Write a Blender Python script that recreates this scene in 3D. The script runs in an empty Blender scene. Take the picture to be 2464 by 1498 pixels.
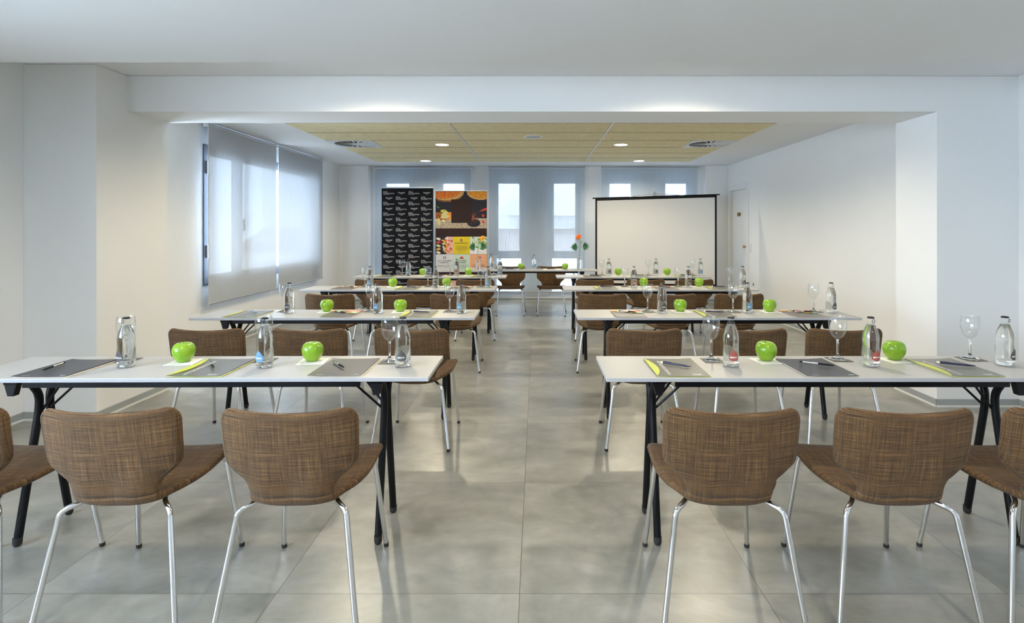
import bpy, math, random
from mathutils import Vector, Matrix

# ------------------------------------------------------------------ camera, world, lamps, exposure
SC = bpy.context.scene
COL = SC.collection
PI = math.pi
F, PX0, PY0, CAMZ = 1320.0, 1291.0, 550.0, 1.35
EXPOSURE = 1.88
cam_d = bpy.data.cameras.new('camera')
cam = bpy.data.objects.new('camera', cam_d); COL.objects.link(cam)
cam.location = (0, 0, CAMZ); cam.rotation_euler = (PI/2, 0, 0)
cam_d.sensor_fit = 'HORIZONTAL'; cam_d.sensor_width = 36.0
cam_d.lens = 36.0*F/2464.0
cam_d.shift_x = -(PX0-1232.0)/2464.0
cam_d.shift_y = -(749.0-PY0)/2464.0
cam_d.clip_start = 0.05; cam_d.clip_end = 200
SC.camera = cam

world = bpy.data.worlds.new('sky'); SC.world = world; world.use_nodes = True
wn = world.node_tree; bg = wn.nodes['Background']
bg.inputs[0].default_value = (0.66, 0.81, 1.0, 1); bg.inputs[1].default_value = 9.0

vs = SC.view_settings
vs.view_transform = 'Standard'; vs.look = 'None'; vs.gamma = 1.0; vs.use_curve_mapping = False
vs.exposure = EXPOSURE
cy = SC.cycles
cy.max_bounces = 12; cy.diffuse_bounces = 6; cy.glossy_bounces = 5; cy.transmission_bounces = 8
cy.transparent_max_bounces = 32; cy.caustics_reflective = False; cy.caustics_refractive = False
cy.sample_clamp_indirect = 6.0; cy.use_denoising = True

WARM = (1.0, 0.87, 0.64)
LAMPS = [  # x, y, z, watts : recessed ceiling downlights
    (-1.87, 9.25, 2.51, 26), (1.73, 9.25, 2.51, 26), (-1.285, 7.47, 2.51, 48), (1.15, 7.47, 2.51, 48),
    (-1.75, 5.45, 2.51, 42), (1.65, 5.45, 2.51, 42), (-1.15, 3.50, 2.51, 32), (1.05, 3.50, 2.51, 32),
    (-1.30, 1.25, 2.30, 18), (1.20, 1.25, 2.30, 18), (-1.30, -0.9, 2.30, 40), (1.20, -0.9, 2.30, 40)]

def lamp_light(x, y, z, watts):
    ld = bpy.data.lights.new('downlight_light', 'SPOT')
    ld.energy = watts*0.62; ld.color = WARM; ld.spot_size = math.radians(158); ld.spot_blend = 0.5
    ld.shadow_soft_size = 0.045
    o = bpy.data.objects.new('downlight_light', ld); COL.objects.link(o)
    o.location = (x, y, z-0.03)
    return o
for a in LAMPS: lamp_light(*a)

def portal(x, y, z, sx, sy, rot):
    ld = bpy.data.lights.new('daylight_portal', 'AREA'); ld.shape = 'RECTANGLE'; ld.size = sx; ld.size_y = sy
    ld.cycles.is_portal = True
    o = bpy.data.objects.new('daylight_portal', ld); COL.objects.link(o)
    o.location = (x, y, z); o.rotation_euler = rot

# room sizes (metres, camera stands at x=0 y=0)
XL, XR, XRN = -3.62, 3.51, 3.66
YB, YBW, YF = 10.07, 10.24, -4.2
ZC, ZS = 2.51, 2.30
TT = 0.73           # table top height

# ------------------------------------------------------------------ helpers
MESHES = {}
class MB:
    def __init__(s): s.v = []; s.f = []; s.uv = None; s.mi = []
    def add(s, vs_, fs, mi=0):
        n = len(s.v); s.v += [tuple(p) for p in vs_]
        for f in fs: s.f.append([i+n for i in f]); s.mi.append(mi)
        return s
    def box(s, x0, x1, y0, y1, z0, z1, mi=0):
        v = [(x0,y0,z0),(x1,y0,z0),(x1,y1,z0),(x0,y1,z0),(x0,y0,z1),(x1,y0,z1),(x1,y1,z1),(x0,y1,z1)]
        return s.add(v, [(0,3,2,1),(4,5,6,7),(0,1,5,4),(1,2,6,5),(2,3,7,6),(3,0,4,7)], mi)
    def prism(s, poly, z0, z1, mi=0, M=None):
        n = len(poly)
        v = [(p[0],p[1],z0) for p in poly] + [(p[0],p[1],z1) for p in poly]
        if M is not None: v = [tuple(M @ Vector(p)) for p in v]
        fs = [tuple(range(n-1,-1,-1)), tuple(range(n,2*n))] + [(i,(i+1)%n,n+(i+1)%n,n+i) for i in range(n)]
        return s.add(v, fs, mi)
    def lathe(s, prof, n=24, mi=0, c=(0,0,0), close=False):
        vs_ = []; fs = []; rings = []
        for r, z in prof:
            if r < 1e-6:
                rings.append([len(vs_)]); vs_.append((c[0], c[1], c[2]+z))
            else:
                rings.append(list(range(len(vs_), len(vs_)+n)))
                vs_ += [(c[0]+r*math.cos(2*PI*i/n), c[1]+r*math.sin(2*PI*i/n), c[2]+z) for i in range(n)]
        for a, b in zip(rings, rings[1:]):
            for i in range(n):
                j = (i+1) % n
                q = [a[i % len(a)], a[j % len(a)], b[j % len(b)], b[i % len(b)]]
                q2 = []
                for k in q:
                    if k not in q2: q2.append(k)
                if len(q2) > 2: fs.append(tuple(q2))
        return s.add(vs_, fs, mi)
    def tube(s, path, r, n=10, mi=0, caps=True, flat=1.0):
        pts = [Vector(p) for p in path]; m = len(pts)
        rr = r if isinstance(r, (list, tuple)) else [r]*m
        tang = []
        for i in range(m):
            t = (pts[min(i+1, m-1)] - pts[max(i-1, 0)]).normalized(); tang.append(t)
        up = Vector((0,0,1)) if abs(tang[0].z) < 0.9 else Vector((1,0,0))
        a = tang[0].cross(up).normalized()
        vs_ = []; fs = []
        for i in range(m):
            a = (a - tang[i]*a.dot(tang[i])).normalized(); b = tang[i].cross(a)
            for k in range(n):
                t = 2*PI*k/n
                vs_.append(pts[i] + a*(rr[i]*math.cos(t)) + b*(rr[i]*flat*math.sin(t)))
        for i in range(m-1):
            for k in range(n):
                j = (k+1) % n
                fs.append((i*n+k, i*n+j, (i+1)*n+j, (i+1)*n+k))
        if caps:
            fs.append(tuple(range(n-1,-1,-1))); fs.append(tuple((m-1)*n+k for k in range(n)))
        return s.add(vs_, fs, mi)
    def mesh(s, name, mats, smooth=True, angle=35):
        me = bpy.data.meshes.new(name); me.from_pydata(s.v, [], s.f); me.update()
        for m in (mats if isinstance(mats, (list, tuple)) else [mats]): me.materials.append(m)
        if any(s.mi):
            me.polygons.foreach_set('material_index', s.mi)
        if smooth:
            me.polygons.foreach_set('use_smooth', [True]*len(me.polygons))
            me.set_sharp_from_angle(angle=math.radians(angle))
        return me

def link(name, me, parent=None, loc=(0,0,0), rotz=0):
    o = bpy.data.objects.new(name, me); COL.objects.link(o)
    o.location = loc; o.rotation_euler = (0, 0, rotz)
    if parent: o.parent = parent
    return o
def obj(name, mb, mats, parent=None, loc=(0,0,0), rotz=0, smooth=True, angle=35, bevel=0):
    o = link(name, mb.mesh(name, mats, smooth, angle), parent, loc, rotz)
    if bevel:
        b = o.modifiers.new('bevel', 'BEVEL'); b.width = bevel; b.segments = 2; b.limit_method = 'ANGLE'
        b.harden_normals = False
    return o
def tag(o, label, cat, group=None):
    o['label'] = label; o['category'] = cat
    if group: o['group'] = group
    return o
def thing(name, label, cat, loc=(0,0,0), rotz=0, group=None):
    o = bpy.data.objects.new(name, None); COL.objects.link(o); o.empty_display_size = 0.05
    o.location = loc; o.rotation_euler = (0,0,rotz)
    return tag(o, label, cat, group)
def struct(name, mb, mats, parent=None, **k):
    o = obj(name, mb, mats, parent, **k)
    if not parent: o['kind'] = 'structure'
    return o
def dup(root, label, loc, rotz=0, group=None):
    def cp(o, par):
        c = o.copy(); COL.objects.link(c)
        if par:
            c.parent = par; c.matrix_parent_inverse = o.matrix_parent_inverse.copy()
        for ch in KIDS.get(o.name, []): cp(ch, c)
        return c
    c = cp(root, None); c.location = loc; c.rotation_euler = (0,0,rotz); c['label'] = label
    if group: c['group'] = group
    return c
KIDS = {}
def index_kids(root):
    ks = [o for o in COL.objects if o.parent == root]
    KIDS[root.name] = ks
    for k in ks: index_kids(k)

def fillet(pts, rad, n=5):
    pts = [Vector(p) for p in pts]; out = [pts[0]]
    for i in range(1, len(pts)-1):
        a, b, c = pts[i-1], pts[i], pts[i+1]
        d1 = (a-b); d2 = (c-b); r = min(rad, d1.length*0.45, d2.length*0.45)
        p, q = b+d1.normalized()*r, b+d2.normalized()*r
        for k in range(n+1):
            t = k/n; out.append(p*(1-t)**2 + b*2*t*(1-t) + q*t*t)
    out.append(pts[-1]); return out

# ------------------------------------------------------------------ text as meshes
_TXT = {}
def text_mesh(body, size, mat, align='LEFT', depth=0.0, bold=0.0, spacing=1.0, width=None):
    key = (body, size, mat.name, align, depth, bold, spacing, width)
    if key in _TXT: return _TXT[key]
    cu = bpy.data.curves.new('lettering', 'FONT'); cu.body = body; cu.size = size; cu.align_x = align
    cu.extrude = depth; cu.offset = bold; cu.space_character = spacing; cu.resolution_u = 2
    o = bpy.data.objects.new('lettering_tmp', cu); COL.objects.link(o)
    dg = bpy.context.evaluated_depsgraph_get(); dg.update()
    me = bpy.data.meshes.new_from_object(o.evaluated_get(dg))
    bpy.data.objects.remove(o); bpy.data.curves.remove(cu)
    me.materials.clear(); me.materials.append(mat); me.name = 'lettering'
    _TXT[key] = me
    return me
def text_into(mb, body, size, M, align='LEFT', bold=0.0, spacing=1.0, mi=0, fit=None):
    me = text_mesh(body, size, M_black, align, 0, bold, spacing)
    vs_ = [v.co.copy() for v in me.vertices]
    if fit and vs_:
        x0 = min(v.x for v in vs_); x1 = max(v.x for v in vs_); k = fit/(x1-x0)
        c = {'LEFT': x0, 'CENTER': (x0+x1)/2, 'RIGHT': x1}[align]
        t = {'LEFT': 0, 'CENTER': 0, 'RIGHT': 0}[align]
        for v in vs_: v.x = (v.x-c)*k + t
    mb.add([tuple(M @ v) for v in vs_], [tuple(p.vertices) for p in me.polygons], mi)

# ------------------------------------------------------------------ materials
def mat(name, color=(0.8,0.8,0.8), rough=0.5, metal=0.0, **kw):
    m = bpy.data.materials.new(name); m.use_nodes = True
    b = m.node_tree.nodes['Principled BSDF']
    b.inputs['Base Color'].default_value = (*color, 1); b.inputs['Roughness'].default_value = rough
    b.inputs['Metallic'].default_value = metal
    for k, v in kw.items(): b.inputs[k.replace('_', ' ')].default_value = v
    return m
def N(m, t, **kw):
    n = m.node_tree.nodes.new(t)
    for k, v in kw.items(): setattr(n, k, v)
    return n
def L(m, a, b): m.node_tree.links.new(a, b)
def math_n(m, op, a, b=None, c=None):
    n = N(m, 'ShaderNodeMath', operation=op)
    for i, x in enumerate((a, b, c)):
        if x is None: continue
        if isinstance(x, (int, float)): n.inputs[i].default_value = x
        else: L(m, x, n.inputs[i])
    return n.outputs[0]
def ramp(m, fac, stops):
    r = N(m, 'ShaderNodeValToRGB'); e = r.color_ramp.elements
    while len(e) < len(stops): e.new(0.5)
    for k, (p, c) in enumerate(stops): e[k].position = p; e[k].color = (*c, 1)
    L(m, fac, r.inputs[0]); return r.outputs[0]
def noise(m, vec, scale, detail=3, rough=0.55, dist=0.0):
    n = N(m, 'ShaderNodeTexNoise'); n.inputs['Scale'].default_value = scale
    n.inputs['Detail'].default_value = detail; n.inputs['Roughness'].default_value = rough
    n.inputs['Distortion'].default_value = dist
    if vec is not None: L(m, vec, n.inputs['Vector'])
    return n.outputs['Fac']
def mapping(m, vec, scale=(1,1,1), loc=(0,0,0), rot=(0,0,0)):
    n = N(m, 'ShaderNodeMapping'); n.inputs['Scale'].default_value = scale
    n.inputs['Location'].default_value = loc; n.inputs['Rotation'].default_value = rot
    L(m, vec, n.inputs['Vector']); return n.outputs[0]
def bump(m, h, strength=0.2, dist=0.002):
    b = N(m, 'ShaderNodeBump'); b.inputs['Strength'].default_value = strength; b.inputs['Distance'].default_value = dist
    L(m, h, b.inputs['Height']); L(m, b.outputs[0], m.node_tree.nodes['Principled BSDF'].inputs['Normal'])
def bsdf(m): return m.node_tree.nodes['Principled BSDF']
def tc(m, out='Object'): return N(m, 'ShaderNodeTexCoord').outputs[out]

M_black = mat('black_plastic', (0.005,0.005,0.007), 0.5, Specular_IOR_Level=0.25)
M_blackmetal = mat('black_metal', (0.003,0.0035,0.005), 0.42, Specular_IOR_Level=0.22)
def wall_mat(name, col):
    m = mat(name, col, 0.85)
    c = tc(m)
    f = noise(m, c, 1.1, 4); L(m, ramp(m, f, [(0.3, tuple(x*0.975 for x in col)), (0.7, col)]), bsdf(m).inputs['Base Color'])
    bump(m, noise(m, c, 90, 3), 0.06, 0.002)
    return m
M_wall = wall_mat('wall_paint', (0.83,0.83,0.825))
M_ceil = wall_mat('ceiling_paint', (0.80,0.80,0.80))
M_white = mat('white_paint', (0.80,0.80,0.79), 0.45)
M_chrome = mat('chrome', (0.72,0.72,0.73), 0.12, 1.0)
M_alu = mat('brushed_aluminium', (0.62,0.64,0.66), 0.35, 0.9)
M_skirt = mat('skirting_grey', (0.42,0.44,0.44), 0.4, 0.3)
M_skirtw = mat('skirting_lip', (0.80,0.80,0.76), 0.4)
M_frame = mat('window_frame_slate', (0.10,0.11,0.14), 0.45)
M_frameb = mat('window_frame_grey', (0.50,0.47,0.45), 0.5)
M_ptop = mat('tabletop_laminate', (0.46,0.455,0.445), 0.36)
M_pedge = mat('tabletop_edge', (0.42,0.43,0.45), 0.35)
M_screen = mat('screen_fabric_white', (0.80,0.79,0.77), 0.8)
M_cap = mat('foot_rubber', (0.02,0.02,0.02), 0.7)
M_brass = mat('brass', (0.55,0.38,0.16), 0.3, 0.9)
M_paper = mat('white_paper', (0.84,0.83,0.80), 0.7)
M_cream = mat('cream_paper', (0.80,0.70,0.52), 0.7)
M_ink = mat('white_ink', (0.82,0.82,0.80), 0.6)

# floor: large grey vinyl slabs
M_floor = mat('floor_slabs', (0.3,0.3,0.3), 0.36)
m = M_floor; geo = N(m, 'ShaderNodeNewGeometry').outputs['Position']
sx = N(m, 'ShaderNodeSeparateXYZ'); L(m, geo, sx.inputs[0])
def cell(v, off, size):
    a = math_n(m, 'DIVIDE', math_n(m, 'SUBTRACT', v, off), size)
    fr = math_n(m, 'FRACT', a)
    d = math_n(m, 'MINIMUM', fr, math_n(m, 'SUBTRACT', 1.0, fr))
    return math_n(m, 'FLOOR', a), math_n(m, 'MULTIPLY', d, size)
ix, dx = cell(sx.outputs[0], -0.0627, 0.901)
iy, dy = cell(sx.outputs[1], 2.031, 0.8885)
seam = math_n(m, 'LESS_THAN', math_n(m, 'MINIMUM', dx, dy), 0.0014)
cmb = N(m, 'ShaderNodeCombineXYZ'); L(m, ix, cmb.inputs[0]); L(m, iy, cmb.inputs[1])
wnz = N(m, 'ShaderNodeTexWhiteNoise'); L(m, cmb.outputs[0], wnz.inputs['Vector'])
off = N(m, 'ShaderNodeVectorMath', operation='MULTIPLY_ADD'); L(m, wnz.outputs['Color'], off.inputs[0])
off.inputs[1].default_value = (20,20,20); L(m, geo, off.inputs[2])
n1 = noise(m, mapping(m, off.outputs[0], (1.0,1.6,1)), 2.2, 7, 0.62, 0.6)
n2 = noise(m, off.outputs[0], 9, 5, 0.6, 0.3)
f = math_n(m, 'ADD', math_n(m, 'MULTIPLY', n1, 0.7), math_n(m, 'MULTIPLY', n2, 0.3))
col = ramp(m, f, [(0.34,(0.18,0.18,0.155)), (0.44,(0.24,0.238,0.21)), (0.54,(0.29,0.286,0.255)), (0.66,(0.37,0.36,0.325))])
tint = N(m, 'ShaderNodeMix', data_type='RGBA', blend_type='MULTIPLY'); tint.inputs['Factor'].default_value = 1
L(m, col, tint.inputs['A'])
L(m, ramp(m, wnz.outputs['Value'], [(0,(0.94,0.94,0.95)), (1,(1.04,1.04,1.03))]), tint.inputs['B'])
sm = N(m, 'ShaderNodeMix', data_type='RGBA'); L(m, seam, sm.inputs['Factor'])
L(m, tint.outputs['Result'], sm.inputs['A']); sm.inputs['B'].default_value = (0.10,0.10,0.09,1)
L(m, sm.outputs['Result'], bsdf(m).inputs['Base Color'])
L(m, math_n(m, 'ADD', math_n(m, 'MULTIPLY', n2, 0.06), 0.29), bsdf(m).inputs['Roughness'])
bsdf(m).inputs['Specular IOR Level'].default_value = 0.85

# woven chair fabric
M_fab = mat('woven_fabric', (0.2,0.13,0.07), 0.9); m = M_fab
uv = N(m, 'ShaderNodeUVMap').outputs[0]
h1 = noise(m, mapping(m, uv, (8, 560, 1)), 1.0, 4, 0.7)
h2 = noise(m, mapping(m, uv, (560, 8, 1), (3,7,0)), 1.0, 4, 0.7)
h3 = noise(m, mapping(m, uv, (4, 130, 1), (1,2,0)), 1.0, 3, 0.6)
h4 = noise(m, mapping(m, uv, (140, 4, 1), (5,2,0)), 1.0, 3, 0.6)
h5 = noise(m, uv, 700, 2, 0.6)
f = math_n(m, 'ADD', math_n(m, 'MULTIPLY', math_n(m, 'ADD', math_n(m, 'MULTIPLY', h1, 1.15), math_n(m, 'MULTIPLY', h2, 0.85)), 0.33), math_n(m, 'ADD', math_n(m, 'MULTIPLY', math_n(m, 'ADD', h3, h4), 0.08), math_n(m, 'MULTIPLY', h5, 0.18)))
L(m, ramp(m, f, [(0.38,(0.010,0.005,0.002)), (0.47,(0.058,0.029,0.010)), (0.54,(0.140,0.075,0.027)), (0.64,(0.38,0.23,0.10))]), bsdf(m).inputs['Base Color'])
bsdf(m).inputs['Sheen Weight'].default_value = 0.05; bsdf(m).inputs['Sheen Roughness'].default_value = 0.5
bump(m, f, 0.5, 0.002)
M_seam = mat('seam_thread', (0.10,0.07,0.045), 0.9)

# glass, water
def glass_thin(name, tint=(0.97,0.985,0.98), edge=1.0):
    m = bpy.data.materials.new(name); m.use_nodes = True; nt = m.node_tree
    nt.nodes.remove(nt.nodes['Principled BSDF']); out = nt.nodes['Material Output']
    tr = N(m, 'ShaderNodeBsdfTransparent'); tr.inputs[0].default_value = (*tint, 1)
    gl = N(m, 'ShaderNodeBsdfGlossy'); gl.inputs['Roughness'].default_value = 0.03
    gl.inputs['Color'].default_value = (0.9,0.93,0.95,1)
    lw = N(m, 'ShaderNodeFresnel'); lw.inputs['IOR'].default_value = 1.5
    bf = N(m, 'ShaderNodeNewGeometry').outputs['Backfacing']
    L(m, math_n(m, 'SUBTRACT', 1.5, math_n(m, 'MULTIPLY', bf, 1.5-1/1.5)), lw.inputs['IOR'])
    fac = math_n(m, 'MINIMUM', math_n(m, 'MULTIPLY', lw.outputs[0], edge), 0.9)
    mx = N(m, 'ShaderNodeMixShader'); L(m, fac, mx.inputs[0]); L(m, tr.outputs[0], mx.inputs[1]); L(m, gl.outputs[0], mx.inputs[2])
    L(m, mx.outputs[0], out.inputs['Surface']); return m
M_glass = glass_thin('clear_glass', (0.985,0.99,0.99), edge=1.0)
M_pane = glass_thin('window_pane', (0.97,0.98,0.98))
M_panet = glass_thin('tinted_window_pane', (0.47,0.48,0.485))    # solar glass
M_solidglass = mat('solid_glass', (0.97,0.985,0.985), 0.0, 0, IOR=1.45, Transmission_Weight=1.0)
M_water = mat('water', (0.985,0.995,1.0), 0.0, 0, IOR=1.33, Transmission_Weight=1.0)
M_apple = mat('apple_skin', (0.22,0.44,0.02), 0.22); m = M_apple
c = tc(m)
L(m, ramp(m, noise(m, c, 22, 4), [(0.3,(0.17,0.37,0.008)), (0.7,(0.29,0.48,0.025))]), bsdf(m).inputs['Base Color'])
bsdf(m).inputs['Subsurface Weight'].default_value = 0.08; bsdf(m).inputs['Subsurface Radius'].default_value = (0.01,0.01,0.004)
bsdf(m).inputs['Coat Weight'].default_value = 0.3
M_stem = mat('apple_stem', (0.10,0.06,0.03), 0.7)
M_coaster = mat('coaster_card', (0.13,0.115,0.095), 0.5)
M_folder = mat('folder_card', (0.155,0.152,0.135), 0.30)
M_folderdark = mat('folder_card_dark', (0.060,0.060,0.072), 0.32)
M_green = mat('lime_card', (0.56,0.60,0.08), 0.45)
M_pen = mat('pen_navy', (0.012,0.014,0.05), 0.25)
M_pensilver = mat('pen_silver', (0.65,0.65,0.66), 0.25, 0.8)
M_red = mat('red_print', (0.62,0.10,0.08), 0.5); M_orange = mat('orange_print', (0.75,0.30,0.12), 0.5)
M_yellow = mat('yellow_print', (0.78,0.62,0.14), 0.5); M_teal = mat('teal_print', (0.30,0.55,0.48), 0.5)
M_pink = mat('pink_print', (0.75,0.42,0.36), 0.5)
M_lbl = {'dark': mat('label_dark', (0.035,0.03,0.035), 0.5), 'blue': mat('label_blue', (0.08,0.24,0.42), 0.5), 'red': mat('label_red', (0.33,0.055,0.035), 0.5)}
for mm in M_lbl.values():
    m = mm; base = tuple(bsdf(m).inputs['Base Color'].default_value[:3])
    v = N(m, 'ShaderNodeTexVoronoi', feature='DISTANCE_TO_EDGE'); v.inputs['Scale'].default_value = 330; L(m, tc(m), v.inputs['Vector'])
    L(m, ramp(m, v.outputs['Distance'], [(0.0,(0.6,0.6,0.58)), (0.022,base)]), bsdf(m).inputs['Base Color'])
M_lblback = bpy.data.materials.new('label_back_print'); m = M_lblback; m.use_nodes = True
_t = N(m, 'ShaderNodeBsdfTransparent'); _l = N(m, 'ShaderNodeBsdfTranslucent'); _l.inputs[0].default_value = (0.80,0.84,0.78,1)
_d = N(m, 'ShaderNodeBsdfDiffuse'); _d.inputs[0].default_value = (0.80,0.84,0.78,1)
_a = N(m, 'ShaderNodeMixShader'); _a.inputs[0].default_value = 0.5; L(m, _l.outputs[0], _a.inputs[1]); L(m, _d.outputs[0], _a.inputs[2])
_b = N(m, 'ShaderNodeMixShader'); _b.inputs[0].default_value = 0.55; L(m, _t.outputs[0], _b.inputs[1]); L(m, _a.outputs[0], _b.inputs[2])
L(m, _b.outputs[0], m.node_tree.nodes['Material Output'].inputs['Surface'])

# blind fabric: open woven screen, partly see-through, partly scattering
def blind_fabric(name, col, openn, trans):
    m = bpy.data.materials.new(name); m.use_nodes = True; nt = m.node_tree
    nt.nodes.remove(nt.nodes['Principled BSDF']); out = nt.nodes['Material Output']
    tr = N(m, 'ShaderNodeBsdfTransparent'); tr.inputs[0].default_value = (0.95,0.97,1,1)
    tl = N(m, 'ShaderNodeBsdfTranslucent'); df = N(m, 'ShaderNodeBsdfDiffuse')
    g = N(m, 'ShaderNodeNewGeometry').outputs['Position']
    f = noise(m, mapping(m, g, (60,60,3)), 1.0, 3); cc = ramp(m, f, [(0.3, tuple(x*0.93 for x in col)), (0.7, col)])
    L(m, cc, tl.inputs[0]); L(m, cc, df.inputs[0])
    m1 = N(m, 'ShaderNodeMixShader'); m1.inputs[0].default_value = trans; L(m, df.outputs[0], m1.inputs[1]); L(m, tl.outputs[0], m1.inputs[2])
    m2 = N(m, 'ShaderNodeMixShader'); m2.inputs[0].default_value = openn; L(m, m1.outputs[0], m2.inputs[1]); L(m, tr.outputs[0], m2.inputs[2])
    L(m, m2.outputs[0], out.inputs['Surface']); return m
M_blind = blind_fabric('screen_blind_fabric', (0.55,0.63,0.72), 0.25, 0.10)
M_blindL = blind_fabric('side_blind_fabric', (0.50,0.53,0.57), 0.014, 0.050)

# wood-wool ceiling boards
M_wool = mat('wood_wool_board', (0.5,0.4,0.24), 0.95); m = M_wool
g = N(m, 'ShaderNodeNewGeometry').outputs['Position']
f = noise(m, mapping(m, g, (14,60,1)), 1.0, 6, 0.7, 0.8); f2 = noise(m, g, 110, 3, 0.7, 1.5)
ff = math_n(m, 'ADD', math_n(m, 'MULTIPLY', f, 0.5), math_n(m, 'MULTIPLY', f2, 0.5))
L(m, ramp(m, ff, [(0.32,(0.42,0.32,0.14)), (0.5,(0.76,0.66,0.40)), (0.68,(0.90,0.83,0.60))]), bsdf(m).inputs['Base Color'])
bump(m, ff, 0.5, 0.004)
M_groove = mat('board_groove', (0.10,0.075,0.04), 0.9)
M_dark = mat('dark_void', (0.01,0.01,0.012), 0.8)

# ------------------------------------------------------------------ room shell
LW = (5.95, 9.02, 0.73, 2.27)       # left window opening y0,y1,z0,z1
LW2 = (-2.8, 1.4, 0.8, 2.10)
LW_FILL = (4.65, 5.32, 0.12, 2.40)      # unseen narrow window added behind the left pillar for more daylight      # daylight window in the left wall, behind the camera
T = 0.22
struct('floor', MB().box(XL-T, XRN+T, YF-T, YBW+T, -0.1, 0), M_floor, smooth=False)
mb = MB()
mb.box(XL-T, XRN+T, 3.05, YBW+T, ZC, ZC+0.1)
struct('ceiling', mb, M_ceil, smooth=False)
struct('trim_1', MB().box(XL, XRN, YF, 3.135, ZS, ZC-0.001), M_ceil, smooth=False)        # lowered ceiling above the camera
mb = MB()                                                                               # left wall with its two openings and the added one
for (a, b, z0, z1) in [(YF-T, LW2[0], 0, ZC), (LW2[1], LW_FILL[0], 0, ZC), (LW_FILL[1], LW[0], 0, ZC), (LW_FILL[0], LW_FILL[1], 0, LW_FILL[2]), (LW_FILL[0], LW_FILL[1], LW_FILL[3], ZC), (LW[1], YBW+T, 0, ZC),
                       (LW2[0], LW2[1], 0, LW2[2]), (LW2[0], LW2[1], LW2[3], ZC), (LW[0], LW[1], 0, LW[2]), (LW[0], LW[1], LW[3], ZC)]:
    mb.box(XL-T, XL, a, b, z0, z1)
struct('wall_left', mb, M_wall, smooth=False)
DY0, DY1, DZ = 9.14, 9.92, 2.03     # door opening
mb = MB()
mb.box(XRN, XRN+T, YF-T, 4.17, 0, ZC); mb.box(XR, XR+T, 4.64, DY0, 0, ZC); mb.box(XR, XR+T, DY1, YBW+T, 0, ZC)
mb.box(XR, XR+T, DY0, DY1, DZ, ZC); mb.box(XR+T, XR+T+0.02, DY0, DY1, 0, DZ)
struct('wall_right', mb, M_wall, smooth=False)
struct('wall_front', MB().box(XL, XRN, YF-T, YF, 0, ZC), M_wall, smooth=False)
# beam and pillars
struct('trim_2', MB().box(-3.11, 3.04, 4.16, 4.61, 2.238, ZC-0.002), M_wall, smooth=False)
struct('trim_3', MB().box(XL+0.001, -3.105, 3.87, 4.61, 0, ZC-0.002), M_wall, smooth=False)
struct('trim_4', MB().box(3.04, XRN+T, 4.165, 4.64, 0, ZC-0.002), M_wall, smooth=False)
# back wall: side piers and window bay
WX = []
def wx(px, y=YBW): return (px-PX0)*y/F
OPEN = [(915.9, 997.0), (1053.3, 1129.5), (1186.6, 1262.0), (1320.4, 1397.0), (1454.4, 1531.0), (1589.0, 1665.0)]
WZ0, WZ1 = 0.115, 2.29
mb = MB(); xs = XL
for a, b in OPEN:
    mb.box(xs, wx(a), YBW, YBW+T, 0, ZC); mb.box(wx(a), wx(b), YBW, YBW+T, 0, WZ0); mb.box(wx(a), wx(b), YBW, YBW+T, WZ1, ZC); xs = wx(b)
mb.box(xs, XR, YBW, YBW+T, 0, ZC)
struct('wall_back', mb, M_wall, smooth=False)
struct('trim_5', MB().box(XL+0.001, wx(886.5, YB), YB, YBW-0.001, 0, ZC-0.002), M_wall, smooth=False)
struct('trim_6', MB().box(wx(1698, YB), XR-0.001, YB, YBW-0.001, 0, ZC-0.002), M_wall, smooth=False)

# windows at the back
for k, (a, b) in enumerate(OPEN):
    x0, x1 = wx(a), wx(b); y0, y1 = YBW+0.03, YBW+0.10
    tz0, tz1 = 0.795, 0.90
    fr = MB(); w = 0.062
    fr.box(x0, x0+w, y0, y1, WZ0, WZ1); fr.box(x1-w, x1, y0, y1, WZ0, WZ1)
    fr.box(x0+w, x1-w, y0, y1, WZ1-w, WZ1); fr.box(x0+w, x1-w, y0, y1, WZ0, WZ0+w); fr.box(x0+w, x1-w, y0, y1, tz0, tz1)
    wo = struct('window_%d' % (k+1), fr, M_frameb, smooth=False)
    s = MB(); q = 0.045; X0, X1, Z0, Z1 = x0+w-0.01, x1-w+0.01, tz1-0.01, WZ1-w+0.01
    yy0, yy1 = y0-0.015, y0+0.04
    s.box(X0, X0+q, yy0, yy1, Z0, Z1); s.box(X1-q, X1, yy0, yy1, Z0, Z1); s.box(X0+q, X1-q, yy0, yy1, Z0, Z0+q); s.box(X0+q, X1-q, yy0, yy1, Z1-q, Z1)
    obj('sash', s, M_frameb, wo, smooth=False)
    hx = X0+q/2 if k % 2 else X1-q/2
    obj('handle', MB().box(hx-0.008, hx+0.008, yy0-0.02, yy0, 1.50, 1.56).box(hx-0.010, hx+0.010, yy0-0.035, yy0-0.018, 1.43, 1.56), M_alu, wo, smooth=False, bevel=0.004)
    obj('pane', MB().box(X0+q, X1-q, y0+0.01, y0+0.014, Z0+q, Z1-q).box(x0+w, x1-w, y0+0.03, y0+0.034, WZ0+w, tz0), M_panet, wo, smooth=False)
    portal((x0+x1)/2, YBW+T+0.01, (WZ0+WZ1)/2, x1-x0, WZ1-WZ0, (-PI/2, 0, 0))

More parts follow.
